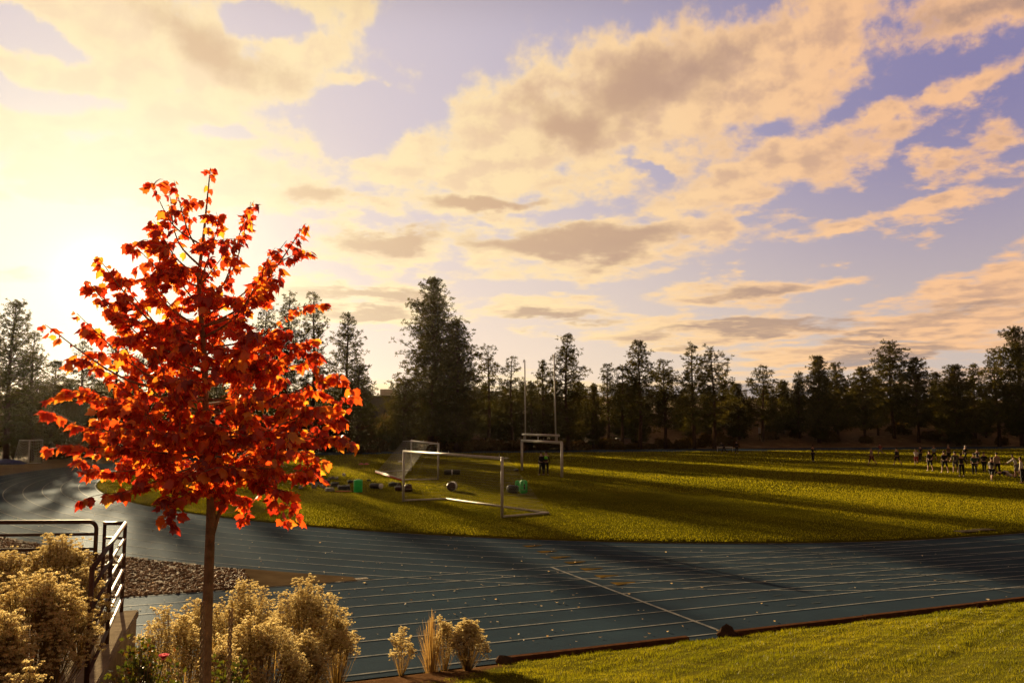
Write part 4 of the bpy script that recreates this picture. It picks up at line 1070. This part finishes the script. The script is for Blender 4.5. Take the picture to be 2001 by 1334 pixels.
# ------------------------------------------------------------------ goals
def net_panel(nb, P00, P10, P11, P01, step=.14, th=.0045, sag=0.0):
    """a net stretched over four corners, knotted from thin cords"""
    P00, P10, P11, P01 = [np.array(p, float) for p in (P00, P10, P11, P01)]
    def at(a, b):
        p = (P00 * (1 - a) + P10 * a) * (1 - b) + (P01 * (1 - a) + P11 * a) * b
        p = p.copy(); p[2] -= sag * math.sin(math.pi * a) * math.sin(math.pi * b); return p
    nu = max(2, int(np.linalg.norm(P10 - P00) / step)); nv = max(2, int(np.linalg.norm(P01 - P00) / step))
    def cord(pts):
        pts = np.array(pts); T = pts[-1] - pts[0]; T /= np.linalg.norm(T) + 1e-9
        a = np.cross(T, [0.3, .5, .8]); a /= np.linalg.norm(a); b = np.cross(T, a); m = len(pts)
        ring_ = np.stack([pts + a * th, pts - a * th * .5 + b * th * .87, pts - a * th * .5 - b * th * .87], 1).reshape(-1, 3)
        F = [[i * 3 + k, i * 3 + (k + 1) % 3, i * 3 + 3 + (k + 1) % 3, i * 3 + 3 + k] for i in range(m - 1) for k in range(3)]
        nb.add(ring_, F)
    m = 2 if sag == 0 else 7
    for i in range(nu + 1): cord([at(i / nu, j / (m - 1)) for j in range(m)])
    for j in range(nv + 1): cord([at(i / (m - 1), j / nv) for i in range(m)])
def pipe(name, root, pts, r, mat=None): mb = MB(); mb.tube(pts, r, 10); return mb.build(name, mat or M['white_paint'], root, True)
def goal(label, L, R, BL, BR, hL, hR, r=.055, mat=None, name='soccer_goal', top_back=.0, netmat=None, step=.16, back_mat=None):
    L, R, BL, BR = [Vector(p) for p in (L, R, BL, BR)]
    root = empty(name, (L + R) / 2, label, 'goal')
    TL, TR = L + Vector((0, 0, hL)), R + Vector((0, 0, hR))
    pipe('post', root, [L, TL + Vector((0, 0, r))], r, mat); pipe('post', root, [R, TR + Vector((0, 0, r))], r, mat)
    pipe('crossbar', root, [TL, TR], r, mat)
    g = Vector((0, 0, r * .8))
    pipe('ground_bar', root, [L + g, BL + g], r * .7, mat); pipe('ground_bar', root, [R + g, BR + g], r * .7, mat)
    pipe('back_bar', root, [BL + g, BR + g], r * .8, back_mat or mat)
    nb = NB(); kL, kR = L.lerp(BL, top_back) + Vector((0, 0, hL)), R.lerp(BR, top_back) + Vector((0, 0, hR))
    if top_back > 0:
        pipe('stay', root, [TL, kL], r * .4, mat); pipe('stay', root, [TR, kR], r * .4, mat); net_panel(nb, TL, TR, kR, kL, step)
    net_panel(nb, kL, kR, BR + g, BL + g, step); 
    net_panel(nb, TL, kL if top_back else TL.lerp(BL, .02), BL + g, L + g, step); net_panel(nb, TR, kR if top_back else TR.lerp(BR, .02), BR + g, R + g, step)
    o = link('net', nb.mesh('goal_net', netmat or M['net'])); o.parent = root; o.location = -root.location
    for k in range(3):
        p = TL.lerp(TR, (k + .05) / 2.1); mb = MB(); mb.tube([p, p + Vector((0, 0, .16))], .012, 5); mb.build('net_clip', M['white_paint'], root)
    return root
def gz(u, v): p = at_z(u, v, .1); return Vector((p.x, p.y, float(field_z(np.array(p.x), np.array(p.y))) + .01))
def h_of(u, v0, v1):      # height of something standing at (u, v0) with its top at row v1
    p = gz(u, v0); return at_d(u, v1, p.y).z - p.z
goal('white soccer goal standing nearest with its net facing the track', gz(788, 981), gz(981, 1012), gz(872, 978), gz(1072, 1005), h_of(788, 981, 881), h_of(981, 1012, 895), .06, None, 'soccer_goal', .12)
goal('white soccer goal behind the nearest one turned sideways', gz(803, 921), gz(856, 940), gz(735, 926), gz(785, 941), h_of(803, 921, 861), h_of(856, 940, 867), .065, None, 'soccer_goal', .25)
def red_bar():
    a, b = gz(735, 926), gz(784, 942); root = empty('striped_bar', a, 'white and red bar lying along the ground behind the sideways goal', 'bar')
    pipe('white_side', root, [a + Vector((0, -.12, .16)), b + Vector((0, -.12, .16))], .055); pipe('red_side', root, [a + Vector((0, -.2, .075)), b + Vector((0, -.2, .075))], .06, M['red_paint'])
red_bar()
def far_goal():
    d = 84.; g0 = lambda u, dd=0: Vector((at_d(u, YH, d + dd).x, d + dd, float(ground_z(np.array(at_d(u, YH, d + dd).x), np.array(d + dd)))))
    L, R, BL, BR = g0(60), g0(85, 1.5), g0(30, 1.2), g0(58, 4)
    h = at_d(60, 860, d).z - L.z; root = empty('soccer_goal', (L + R) / 2, 'far goal with a sagging white net beyond the track at the left edge', 'goal')
    T = lambda p, k=1: p + Vector((0, 0, h * k))
    C = g0(40, .6)
    pipe('post', root, [L, T(L)], .07); pipe('post', root, [R, T(R)], .06, M['net']); pipe('post', root, [BL, T(C)], .05, M['net'])
    pipe('crossbar', root, [T(C), T(L), T(R)], .06); pipe('ground_bar', root, [BL, L, R], .05)
    nb = NB(); net_panel(nb, T(C), T(L), L, BL, .14, .014, .9); net_panel(nb, T(L), T(R), R, L.lerp(R, .1), .2, .01, .5)
    o = link('net', nb.mesh('goal_net', M['white_net'])); o.parent = root; o.location = -root.location
    mb = MB(); p = g0(15, -2)
    mb.blob((p.x, p.y, p.z + .1), (2.0, .8, .34), 2, .25, 4, .1, -.1)
    tag(mb.build('folded_tarp', M['blue_tarp'], None, True), 'crumpled blue tarp on the ground beside the far left goal', 'tarp')
far_goal()
def uprights():
    L, R = gz(1020, 921), gz(1098, 935); root = empty('football_goalpost', (L + R) / 2, 'white goalpost with crossbars and two tall uprights', 'goalpost')
    hl, hr = h_of(1020, 921, 861), h_of(1098, 935, 865); TL, TR = L + Vector((0, 0, hl)), R + Vector((0, 0, hr))
    pipe('post', root, [L, TL], .10); pipe('post', root, [R, TR], .10); pipe('crossbar', root, [TL + Vector((0, 0, .02)), TR + Vector((0, 0, .02))], .10)
    D = (TR - TL); up = Vector((0, 0, 1)); a, b = TL + D * .02 + up * .52, TR - D * .06 + up * .50
    pipe('upper_bar', root, [a, b], .085)
    for f in (.06, .44, .90):
        p = TL + D * f; pipe('strut', root, [p, p + up * .5], .04)
    p1, p2 = TL + D * .10, TR - D * .13
    q1 = at_d(1025.5, 704, p1.y); q2 = at_d(1082.5, 692, p2.y)
    pipe('upright', root, [p1, q1], [.055, .045]); pipe('upright', root, [p2, q2], [.055, .045])
    pipe('upright_cap', root, [q1, q1 + Vector((-.06, 0, .08)), q1 + Vector((-.14, 0, -.18))], .03); pipe('upright_cap', root, [q2, q2 + Vector((.05, 0, .06)), q2 + Vector((.2, 0, .04))], .03)
uprights()

# ------------------------------------------------------------------ training gear on the grass
def thing_at(u, v): return gz(u, v)
def simple(name, build, mat, label, cat, group=None, smooth=True):
    mb = MB(); build(mb); return tag(mb.build(name, mat, None, smooth), label, cat, group)
def pad_cyl(u, v, vt, w, label):
    p = gz(u, v); r = w / FPX * p.y / 2; h = h_of(u, v, vt); root = empty('tackle_pad', p, label, 'tackle pad')
    mb = MB(); mb.tube([p, p + Vector((0, 0, .03)), p + Vector((0, 0, h - .04)), p + Vector((0, 0, h))], [r * .95, r, r, r * .93], 20); mb.build('pad', M['green_vinyl'], root, True)
    mb = MB(); mb.tube([p + Vector((-r * .5, -.0, h)), p + Vector((-r * .3, 0, h + .05)), p + Vector((r * .3, 0, h + .05)), p + Vector((r * .5, 0, h))], .012, 6); mb.build('handle', M['white_vinyl'], root)
def pad_box(u, v, vt, w, dep, label, slit, rz):
    p = gz(u, v); W = w / FPX * p.y; h = h_of(u, v, vt); root = empty('tackle_pad', p, label, 'tackle pad')
    mb = MB(); mb.box((p.x, p.y, p.z + h / 2), (W, dep, h), rz, None, .05); mb.build('pad', M['green_vinyl'], root, True)
    mb = MB(); R = Matrix.Rotation(rz, 3, 'Z'); o = R @ Vector((0, -dep / 2 - .004, 0))
    mb.box((p.x + o.x, p.y + o.y, p.z + h * .52), (.07 if slit else .04, .015, h * .42), rz, None, .004); mb.build('handle_strap', M['black_vinyl'], root)
pad_cyl(699.5, 963, 937, 17, 'round bright green tackle pad standing alone by the gear pile')
pad_box(1023, 966, 938, 13, .4, 'bright green tackle pad with a dark slit at the goalpost side', True, .2)
pad_box(1012, 962, 938, 9, .35, 'bright green tackle pad half hidden behind the slit one', False, -.3)
def roll(u1, v1, u2, v2, r, label, band=None, mat='black_vinyl', name='tackle_roll'):
    a, b = gz(u1, v1), gz(u2, v2); a.z += r; b.z += r; root = empty(name, (a + b) / 2 - Vector((0, 0, r)), label, 'tackle roll')
    d = (b - a).normalized(); e = d * min(.05, r * .3)
    mb = MB(); mb.tube([a, a + e, b - e, b], [r * .86, r, r, r * .86], 16); mb.build('roll', M[mat], root, True)
    if band is not None:
        c = a.lerp(b, band); mb = MB(); mb.tube([c - d * .05, c + d * .05], r * 1.03, 16); mb.build('band', M['white_vinyl'], root, True)
roll(868, 930, 899, 930, .18, 'long black tackle roll with a white band lying behind the goal', .5)
roll(724, 956, 745, 957, .15, 'short black tackle roll with a pale end right of the round green pad', .97)
roll(994, 965, 1010, 966, .22, 'black roll lying against the two green pads')
p = gz(881, 962); a = p + Vector((-.02, 0, .25)); b = p + Vector((.1, .7, .25))
root = empty('tackle_roll', p, 'dark tackle roll seen end on under the net', 'tackle roll')
mb = MB(); mb.tube([a, a.lerp(b, .1), a.lerp(b, .9), b], [.22, .25, .25, .22], 18); mb.build('roll', M['maroon_vinyl'], root, True)
mb = MB(); mb.tube([a.lerp(b, .3), a.lerp(b, .75)], .257, 18); mb.build('band', M['white_vinyl'], root, True)
def lump(u, v, w, h, label, mat, seed, name='sports_bag', cat='bag', jit=.18, dep=None, group=None, strap=True):
    p = gz(u, v); W = w / FPX * p.y / 2; Hh = h / FPX * p.y / 2
    root = empty(name, p, label, cat, group)
    mb = MB(); mb.blob((p.x, p.y, p.z + Hh * .8), (W, dep or W * .7, Hh), 3, jit, seed, seed * .7, -Hh * .8, .62); mb.build('body', M[mat], root, True)
    if strap:
        mb = MB(); mb.tube([p + Vector((-W * .5, -.02, Hh * 1.5)), p + Vector((-W * .2, -.05, Hh * 2.05)), p + Vector((W * .25, -.05, Hh * 2.0)), p + Vector((W * .5, 0, Hh * 1.5))], .018, 5); mb.build('strap', M['black_vinyl'], root, True)
    return root
lump(768, 952, 19, 8, 'dark bag with a pale rim left of the near goal post', 'black_vinyl', 1)
lump(778, 961, 16, 11, 'maroon bag lying just left of the near goal post', 'maroon_vinyl', 2)
lump(797, 962, 20, 14, 'largest maroon bag just right of the near goal post', 'maroon_vinyl', 3)
lump(781, 954, 9, 9, 'small maroon bag with a white patch behind the others', 'maroon_vinyl', 4)
lump(684, 946, 11, 6, 'small black bag just left of the round green pad', 'black_vinyl', 5)
lump(720, 942, 8, 4, 'tiny dark bundle behind the short black roll', 'black_vinyl', 6, strap=False)
lump(1009, 923, 12, 4, 'flat dark bundle by the left foot of the goalpost', 'black_vinyl', 7, strap=False)
lump(622, 946, 19, 19, 'domed black bag at the back of the gear pile', 'black_vinyl', 8)
lump(600, 946, 12, 26, 'upright black bag at the left of the gear pile', 'black_vinyl', 9)
lump(585, 943, 14, 10, 'dark bag partly behind the maple leaves', 'black_vinyl', 10)
lump(637, 948, 18, 10, 'black bag in the middle of the gear pile', 'black_vinyl', 11)
lump(654, 952, 18, 8, 'black bag on the right side of the gear pile', 'black_vinyl', 12)
lump(672, 958, 24, 8, 'long dark bag at the front right of the gear pile', 'black_vinyl', 13)
lump(645, 961, 19, 7, 'pale grey folded jacket at the front of the gear pile', 'grey_cloth', 14, 'folded_jacket', 'jacket', strap=False)
p = gz(605, 947)
root = empty('plastic_bucket', p, 'white plastic bucket in front of the upright black bag', 'bucket')
mb = MB(); mb.tube([p, p + Vector((0, 0, .02)), p + Vector((0, 0, .34))], [.15, .16, .2], 16); mb.build('body', M['white_vinyl'], root, True)
mb = MB(); mb.tube([p + Vector((.21 * math.cos(t / 16 * 6.2832), .21 * math.sin(t / 16 * 6.2832), .34)) for t in range(17)], .012, 5); mb.build('rim', M['white_vinyl'], root, True)
SHOES = [(613, 949), (618, 952), (624, 948), (628, 953), (633, 956), (616, 956), (611, 955), (640, 951), (622, 940), (646, 938), (652, 938), (658, 939), (665, 955), (680, 954), (588, 957), (575, 951)]
rs = random.Random(3); shoe_mesh = None
sb = MB(); sb.blob((0, 0, .05), (.06, .15, .06), 2, .08, 2, 0, -.05); sb.blob((0, -.07, .09), (.055, .075, .06), 2, .05, 3)
shoe_mesh = sb.mesh('shoe', M['grey_cloth'], True)
for i, (u, v) in enumerate(SHOES):
    o = link('sports_shoe', shoe_mesh, None, gz(u, v)); o.rotation_euler = (0, 0, rs.uniform(0, 6.28)); o.scale = (1.3,) * 3
    tag(o, 'pale sports shoe lying loose in the gear pile', 'shoe', 'loose shoes by the gear pile')
def strip_():
    a, b = gz(655, 962.5), gz(687, 962.5); mb = MB(); mb.box(((a.x + b.x) / 2, a.y, a.z + .03), (b.x - a.x, .12, .05), 0, None, .01)
    tag(mb.build('agility_strip', M['orange_plastic']), 'flat orange strip on the grass left of the round green pad', 'strip')
    p = gz(672, 933); root = empty('ball', p, 'white and black ball on the grass behind the gear pile', 'ball')
    mb = MB(); mb.blob((p.x, p.y, p.z + .13), (.13, .13, .13), 3); mb.build('shell', M['white_vinyl'], root, True)
    mb = MB()
    for (x, y, z) in [(0, -1, .2), (.8, -.4, .5), (-.7, -.5, .55), (.5, -.6, -.6), (0, .2, 1)]:
        n = Vector((x, y, z)).normalized(); mb.tube([p + Vector((0, 0, .13)) + n * .122, p + Vector((0, 0, .13)) + n * .133], .045, 5)
    mb.build('patches', M['black_vinyl'], root)
    for (u, v, m_, lab) in [(706, 909, 'red_paint', 'left one of two red flat cones far behind the gear pile'), (716, 909, 'red_paint', 'right one of two red flat cones far behind the gear pile'), (782, 904, 'white_vinyl', 'white flat cone just left of the near goal post top')]:
        p = gz(u, v); mb = MB(); mb.tube([p, p + Vector((0, 0, .02)), p + Vector((0, 0, .12))], [.3, .24, .07], 14); tag(mb.build('marker_cone', M[m_], None, True), lab, 'cone')
    for (u, v, lab) in [(1888, 1037, 'left one of two flat covers set in the grass at the right'), (1922, 1034, 'right one of two flat covers set in the grass at the right')]:
        p = gz(u, v); mb = MB(); mb.box((p.x, p.y, p.z + .015), (.75, .4, .03), .3, None, .008); mb.box((p.x, p.y, p.z + .033), (.12, .05, .012), .3, None, .003)
        tag(mb.build('valve_cover', M['plate']), lab, 'cover')
strip_()
# low barrier by the far side of the track
p = at_z(1402, 884, 0); q = at_z(1432, 884, 0); root = empty('track_hurdle', (p + q) / 2, 'low white topped barrier beside the bending person across the field', 'hurdle')
hh = .75; D = (q - p)
mb = MB(); mb.box(tuple((p + q) / 2 + Vector((0, 0, hh))), (D.length, .06, .14), 0, None, .01); mb.build('top_board', M['white_paint'], root)
for e in (p, q): mb = MB(); mb.tube([e, e + Vector((0, 0, hh))], .03, 6); mb.tube([e + Vector((0, -.3, .03)), e + Vector((0, .3, .03))], .03, 6); mb.build('leg', M['white_paint'], root)

# ------------------------------------------------------------------ people
def flat_mat(name, c, rough=.85): return mat_plain(name, c, tuple(x * .8 for x in c), rough, 14)
CL = {k: flat_mat('cloth_' + k, c) for k, c in dict(black=(.012, .01, .011), grey=(.2, .18, .17), tan=(.3, .22, .15), white=(.62, .57, .52), red=(.26, .025, .02), maroon=(.10, .015, .018), olive=(.05, .045, .03), green=(.02, .05, .035), lime=(.22, .75, .05), brown=(.1, .055, .03), teal=(.2, .28, .28), navy=(.015, .016, .035)).items()}
SKIN = flat_mat('skin', (.38, .2, .13), .6); SKIN2 = flat_mat('skin_tan', (.27, .14, .09), .6); HAIR = {k: flat_mat('hair_' + k, c) for k, c in dict(dark=(.02, .013, .01), brown=(.06, .035, .02), fair=(.25, .17, .09), white=(.55, .52, .5)).items()}
EYE = flat_mat('eye', (.02, .015, .012), .3)
def skin_mesh(name, verts, edges, rad, mats, sub=1, root=0, extra=None):
    me = bpy.data.meshes.new('tmp'); me.from_pydata([tuple(v) for v in verts], edges, []); o = bpy.data.objects.new('tmp', me); COL.objects.link(o)
    sk = o.modifiers.new('skin', 'SKIN'); sk.use_smooth_shade = True; sk.branch_smoothing = .6
    for i, d in enumerate(me.skin_vertices[0].data): d.radius = (rad[i], rad[i]) if not isinstance(rad[i], tuple) else rad[i]; d.use_root = (i == root)
    ss = o.modifiers.new('sub', 'SUBSURF'); ss.levels = sub; ss.render_levels = sub
    dg = bpy.context.evaluated_depsgraph_get(); dg.update()
    ev = o.evaluated_get(dg); out = bpy.data.meshes.new_from_object(ev)
    bpy.data.objects.remove(o, do_unlink=True); bpy.data.meshes.remove(me)
    out.name = name; out.materials.clear()
    for m in mats: out.materials.append(m)
    return out
def rx(v, a): c, s = math.cos(a), math.sin(a); return Vector((v.x, v.y * c - v.z * s, v.y * s + v.z * c))
def ry(v, a): c, s = math.cos(a), math.sin(a); return Vector((v.x * c + v.z * s, v.y, -v.x * s + v.z * c))
def person(label, loc, face, height=1.75, lean=.05, legs=((.1, .1, .07), (-.1, .1, .07)), arms=((.1, .2, .12), (.1, .2, .12)), top='black', bottom='black', long_legs=False, long_sleeve=False, hair='dark', skin=None, lying=False, vest=None, group=None, cap=False):
    """figure facing +Y locally; angles in radians: thigh forward, knee bend, spread; arm forward, elbow bend, spread"""
    skin = skin or SKIN
    V, E, R = [], [], []
    def v(p, r, link_to=None):
        V.append(Vector(p)); R.append(r)
        if link_to is not None: E.append((link_to, len(V) - 1))
        return len(V) - 1
    up = rx(Vector((0, 0, 1)), -lean); hipz = .93
    P = Vector((0, 0, hipz))
    pel = v(P, (.15, .105)); waist = v(P + up * .17, (.135, .10), pel); chest = v(P + up * .36, (.165, .115), waist); ush = v(P + up * .49, (.13, .09), chest)
    neck = v(P + up * .575, .052, ush); hd1 = v(P + up * .645 + rx(Vector((0, .012, 0)), -lean), .072, neck); hd2 = v(P + up * .73 + rx(Vector((0, .012, 0)), -lean), .088, hd1); hd3 = v(P + up * .80, .06, hd2)
    fw = rx(Vector((0, 1, 0)), -lean)
    v(V[hd1] + fw * .10 + up * .035, .014, hd1)                                    # nose
    for s in (-1, 1): v(V[hd2] + Vector((s * .092, 0, -.03)), .016, hd2)            # ears
    leg_pts, arm_pts = [], []
    for s, (a, b, sp) in zip((-1, 1), legs):
        d1 = ry(rx(Vector((0, 0, -1)), a), -s * sp); d2 = ry(rx(Vector((0, 0, -1)), a - b), -s * sp * .8)
        hip = v(P + Vector((s * .095, 0, -.06)), .098, pel); kn = v(V[hip] + d1 * .42, .062, hip); ca = v(V[kn] + d2 * .15 + Vector((0, -.01, 0)), .058, kn); an = v(V[kn] + d2 * .40, .038, ca)
        ft = rx(Vector((0, 1, 0)), min(0, (a - b) * .6)); heel = v(V[an] + Vector((0, -.03, -.035)), .036, an); toe = v(V[an] + ft * .16 + Vector((0, 0, -.05)), .033, an)
        leg_pts.append((hip, kn, ca, an, toe, heel))
    for s, (a, b, sp) in zip((-1, 1), arms):
        sh = v(V[ush] + Vector((s * .165, 0, -.02)), .058, ush)
        d1 = ry(rx(Vector((0, 0, -1)), a), -s * sp); d2 = ry(rx(Vector((0, 0, -1)), a + b), -s * sp * .6)
        el = v(V[sh] + d1 * .29, .041, sh); wr = v(V[el] + d2 * .25, .027, el); pm = v(V[wr] + d2 * .075, (.034, .016), wr)
        side = d2.cross(Vector((1, 0, 0))).normalized()
        for k, (off, ln) in enumerate(((-.028, .062), (-.009, .075), (.010, .07), (.027, .055))):
            f1 = v(V[pm] + d2 * (ln * .55) + side * off, .009, pm); v(V[pm] + d2 * ln + side * off + Vector((-s * .012, .0, 0)), .008, f1)
        t1 = v(V[wr] + d2 * .045 + side * .035, .010, wr); v(V[t1] + d2 * .035 + side * .012, .009, t1)
        arm_pts.append((sh, el, wr))
    k = height / 1.76
    lowest = min(p.z for p in V) - .034
    me = skin_mesh('person_body', V, E, R, [skin, EYE], 1)
    # eyes
    bm = bmesh.new(); bm.from_mesh(me)
    for s in (-1, 1):
        c = V[hd2] + fw * .082 + Vector((s * .033, 0, 0)) - up * .02
        g = bmesh.ops.create_icosphere(bm, subdivisions=1, radius=.014, matrix=Matrix.Translation(c))
        for f in {f for q in g['verts'] for f in q.link_faces}: f.material_index = 1
    bm.to_mesh(me); bm.free()
    root = empty('person', loc, label, 'person', group, face)
    root.scale = (k, k, k)
    off = Vector((0, 0, -lowest))
    rot = None
    if lying:
        rot = Matrix.Rotation(math.radians(-86), 4, 'X'); off = Vector((0, -.9, .14))
    def part(name, me):
        o = link(name, me, root); o.location = off if not lying else Vector((0, -.9, .14))
        if lying: o.rotation_euler = (math.radians(-84), 0, 0)
        return o
    part('body', me)
    g = .014
    def sub(ids_edges, rads, name, mat):
        ids = sorted({i for e in ids_edges for i in e}); mp = {a: b for b, a in enumerate(ids)}
        extra = {}
        return part(name, skin_mesh('person_' + name, [extra.get(i, V[i]) for i in ids], [(mp[a], mp[b]) for a, b in ids_edges], [rads(i) for i in ids], [mat], 1, mp[pel] if pel in mp else 0))
    def grow(i, q):
        r = R[i]; return (r[0] + q, r[1] + q) if isinstance(r, tuple) else r + q
    es = [(pel, waist), (waist, chest), (chest, ush)]
    for (sh, el, wr) in arm_pts: es += [(ush, sh), (sh, el)] + ([(el, wr)] if long_sleeve else [])
    sub(es, lambda i: grow(i, .016), 'jacket' if long_sleeve else 'shirt', CL[top])
    es = []
    for (hip, kn, ca, an, toe, heel) in leg_pts: es += [(pel, hip), (hip, kn)] + ([(kn, ca), (ca, an)] if long_legs else [])
    kneeset = {q[1] for q in leg_pts}
    sub(es, lambda i: grow(i, .018 if not (i in kneeset and not long_legs) else .03), 'trousers' if long_legs else 'shorts', CL[bottom])
    if vest: sub([(waist, chest), (chest, ush)], lambda i: grow(i, .028), 'vest', CL[vest])
    for (hip, kn, ca, an, toe, heel) in leg_pts:
        part('shoe', skin_mesh('person_shoe', [V[heel], V[an] + Vector((0, .03, -.045)), V[toe] + Vector((0, .02, 0))], [(0, 1), (1, 2)], [.043, .046, .038], [CL['grey'] if bottom == 'black' else CL['black']], 1))
    bm = bmesh.new(); bmesh.ops.create_uvsphere(bm, u_segments=14, v_segments=10, radius=.102)
    c = V[hd2] + up * .022 - fw * .012
    bm.transform(Matrix.Translation(c) @ Matrix.Rotation(-lean, 4, 'X'))
    cut = [q for q in bm.verts if (q.co - c).dot(fw) > .035 and (q.co - c).dot(up) < .052 or (q.co - c).dot(up) < -.055]
    bmesh.ops.delete(bm, geom=cut, context='VERTS')
    if cap:
        br = bmesh.ops.create_cube(bm, size=1, matrix=Matrix.Translation(c + fw * .12 + up * .035) @ Matrix.Diagonal((.14, .1, .012, 1)))
    hm = bpy.data.meshes.new('hair'); bm.to_mesh(hm); bm.free(); hm.materials.append(HAIR[hair] if not cap else CL['white']); hm.polygons.foreach_set('use_smooth', [True] * len(hm.polygons))
    part('cap' if cap else 'hair', hm)
    return root
def pl(u, vf, vh, face, label, **kw):
    p = gz(u, vf)
    if not in_field(np.array(p.x), np.array(p.y)): p = at_z(u, vf, 0.0)
    h = at_d(u, vh, p.y).z - p.z; h = min(1.98, max(1.58, h)) if not kw.get('lying') else 1.76
    return person(label, p, face, h, group=kw.pop('group', 'players on the field'), **kw)
W = dict
STR = ((.45, .15, .05), (-.4, .35, .05)); RUN = ((.75, .9, .04), (-.5, .9, .04)); WIDE = ((.05, .08, .2), (-.05, .08, .2)); STAND = ((.08, .1, .10), (-.06, .05, .09)); WALK = ((.45, .15, .08), (-.4, .45, .08))
SW = ((-.4, .3, .1), (.5, .6, .1)); HANG = ((.05, .2, .12), (.0, .2, .12)); HIPS = ((-.25, 1.0, .55), (-.25, 1.0, .55)); OUT = ((.2, .3, .55), (-.1, .3, .6)); RUNA = ((.8, 1.4, .15), (-.8, 1.2, .15))
pl(1704, 911, 877, .5, 'player in a grey shirt and dark shorts walking away at the left end', legs=WALK, arms=SW, top='tan', bottom='maroon', hair='brown')
pl(1721, 893, 866, .9, 'distant player in a red shirt and pale shorts running', legs=RUN, arms=RUNA, top='red', bottom='tan', hair='brown')
pl(1754, 911, 876, .2, 'player all in black with a long shirt walking away', legs=WALK, arms=HANG, top='black', bottom='black', long_legs=False, long_sleeve=True)
pl(1791, 912, 878, -.5, 'player in a white shirt and red shorts jogging and leaning', legs=RUN, arms=RUNA, lean=.3, top='white', bottom='red', hair='brown')
pl(1799, 903, 880, -.7, 'dark clad player half hidden behind the white shirted jogger', legs=WALK, arms=RUNA, lean=.2, top='black', bottom='black', long_legs=True)
pl(1818, 923, 882, .1, 'broad player in black shirt standing with legs apart and bare calves', legs=((.1, .1, .12), (-.1, .1, .12)), arms=HANG, top='black', bottom='black', hair='dark')
pl(1826, 902, 869, -.3, 'player in a pale teal shirt standing behind the broad black shirted one', legs=WALK, arms=SW, top='teal', bottom='black', hair='fair')
pl(1847, 926, 881, 0.0, 'tall player in black with the widest stance and bare legs', legs=WIDE, arms=HANG, top='black', bottom='black', hair='brown')
pl(1855, 905, 869, .3, 'player in a brown shirt behind the wide stance player', legs=STAND, arms=HANG, top='brown', bottom='black', hair='fair')
pl(1868, 926, 884, -.2, 'player in an olive shirt right of the wide stance player', legs=STAND, arms=HIPS, top='olive', bottom='olive', hair='dark')
pl(1880, 934, 893, -.15, 'player in black tracksuit walking with both arms held out', legs=((.12, .1, .03), (-.08, .1, .03)), arms=OUT, top='black', bottom='black', long_legs=True, long_sleeve=True)
pl(1887, 902, 869, -1.2, 'player with a white cap lunging to the right at the back', legs=((.7, .5, .1), (-.6, .2, .1)), arms=SW, top='black', bottom='black', long_legs=True, cap=True)
pl(1905, 930, 888, -.6, 'player in dark green top stepping right', legs=WALK, arms=HANG, top='green', bottom='black', long_legs=True)
pl(1911, 914, 881, -.8, 'player in a navy jersey and shorts running behind the dark green one', legs=RUN, arms=RUNA, top='navy', bottom='black')
pl(1924, 925, 887, -.7, 'player in a black shirt leaning as he walks right', legs=STR, arms=SW, lean=.18, top='black', bottom='black', long_legs=True, hair='brown')
pl(1939, 943, 893, -.9, 'nearest striding player in a grey shirt with a dark vest and bare legs', legs=STR, arms=HANG, lean=.12, top='grey', bottom='black', vest='black', hair='brown')
pl(1950, 932, 885, -.3, 'player in a tan shirt and black trousers standing beside the one lying down', legs=STAND, arms=HANG, top='tan', bottom='black', long_legs=True)
pl(1966, 933, 905, 1.75, 'player in a dark shirt and white shorts lying on the grass', lying=True, legs=((.5, .9, .1), (.2, .3, .1)), arms=((.3, .6, .4), (.5, .6, .3)), top='black', bottom='white')
pl(1988, 936, 887, 1.1, 'player in a pale shirt stooping to reach down at the right', legs=((.3, .3, .1), (-.2, .2, .1)), arms=((.9, .1, .1), (.9, .1, .1)), lean=.35, top='white', bottom='grey', long_sleeve=True)
pl(1999, 947, 893, .9, 'player in a white shirt and dark trousers at the right edge', legs=STAND, arms=HANG, lean=.1, top='white', bottom='black', long_legs=True, long_sleeve=True)
pl(1589, 904, 879, -.8, 'lone player in black standing apart in the middle of the field', legs=((.2, .1, .02), (-.15, .1, .02)), arms=((.6, 1.2, .1), (.5, 1.3, .1)), lean=-.05, top='black', bottom='black', long_legs=True, long_sleeve=True)
pl(1415, 886, 866, 1.2, 'person in dark clothes bending beside the low barrier', legs=WALK, arms=((.7, .3, .1), (.7, .3, .1)), lean=.6, top='black', bottom='black', long_legs=True, long_sleeve=True, group='people beside the field')
pl(1440, 887, 864, .3, 'person in a dark coat standing by the far side of the track', legs=STAND, arms=HANG, top='black', bottom='black', long_legs=True, long_sleeve=True, group='people beside the field')
pl(1058, 931, 883, .8, 'person in dark clothes standing left under the goalpost', legs=STAND, arms=HANG, top='black', bottom='black', long_legs=True, long_sleeve=True, group='people under the goalpost')
pl(1067, 931, 882, -.3, 'person in a bright green vest standing under the goalpost', legs=STAND, arms=((.3, .9, .2), (.2, .8, .2)), top='black', bottom='black', long_legs=True, long_sleeve=True, vest='lime', group='people under the goalpost')
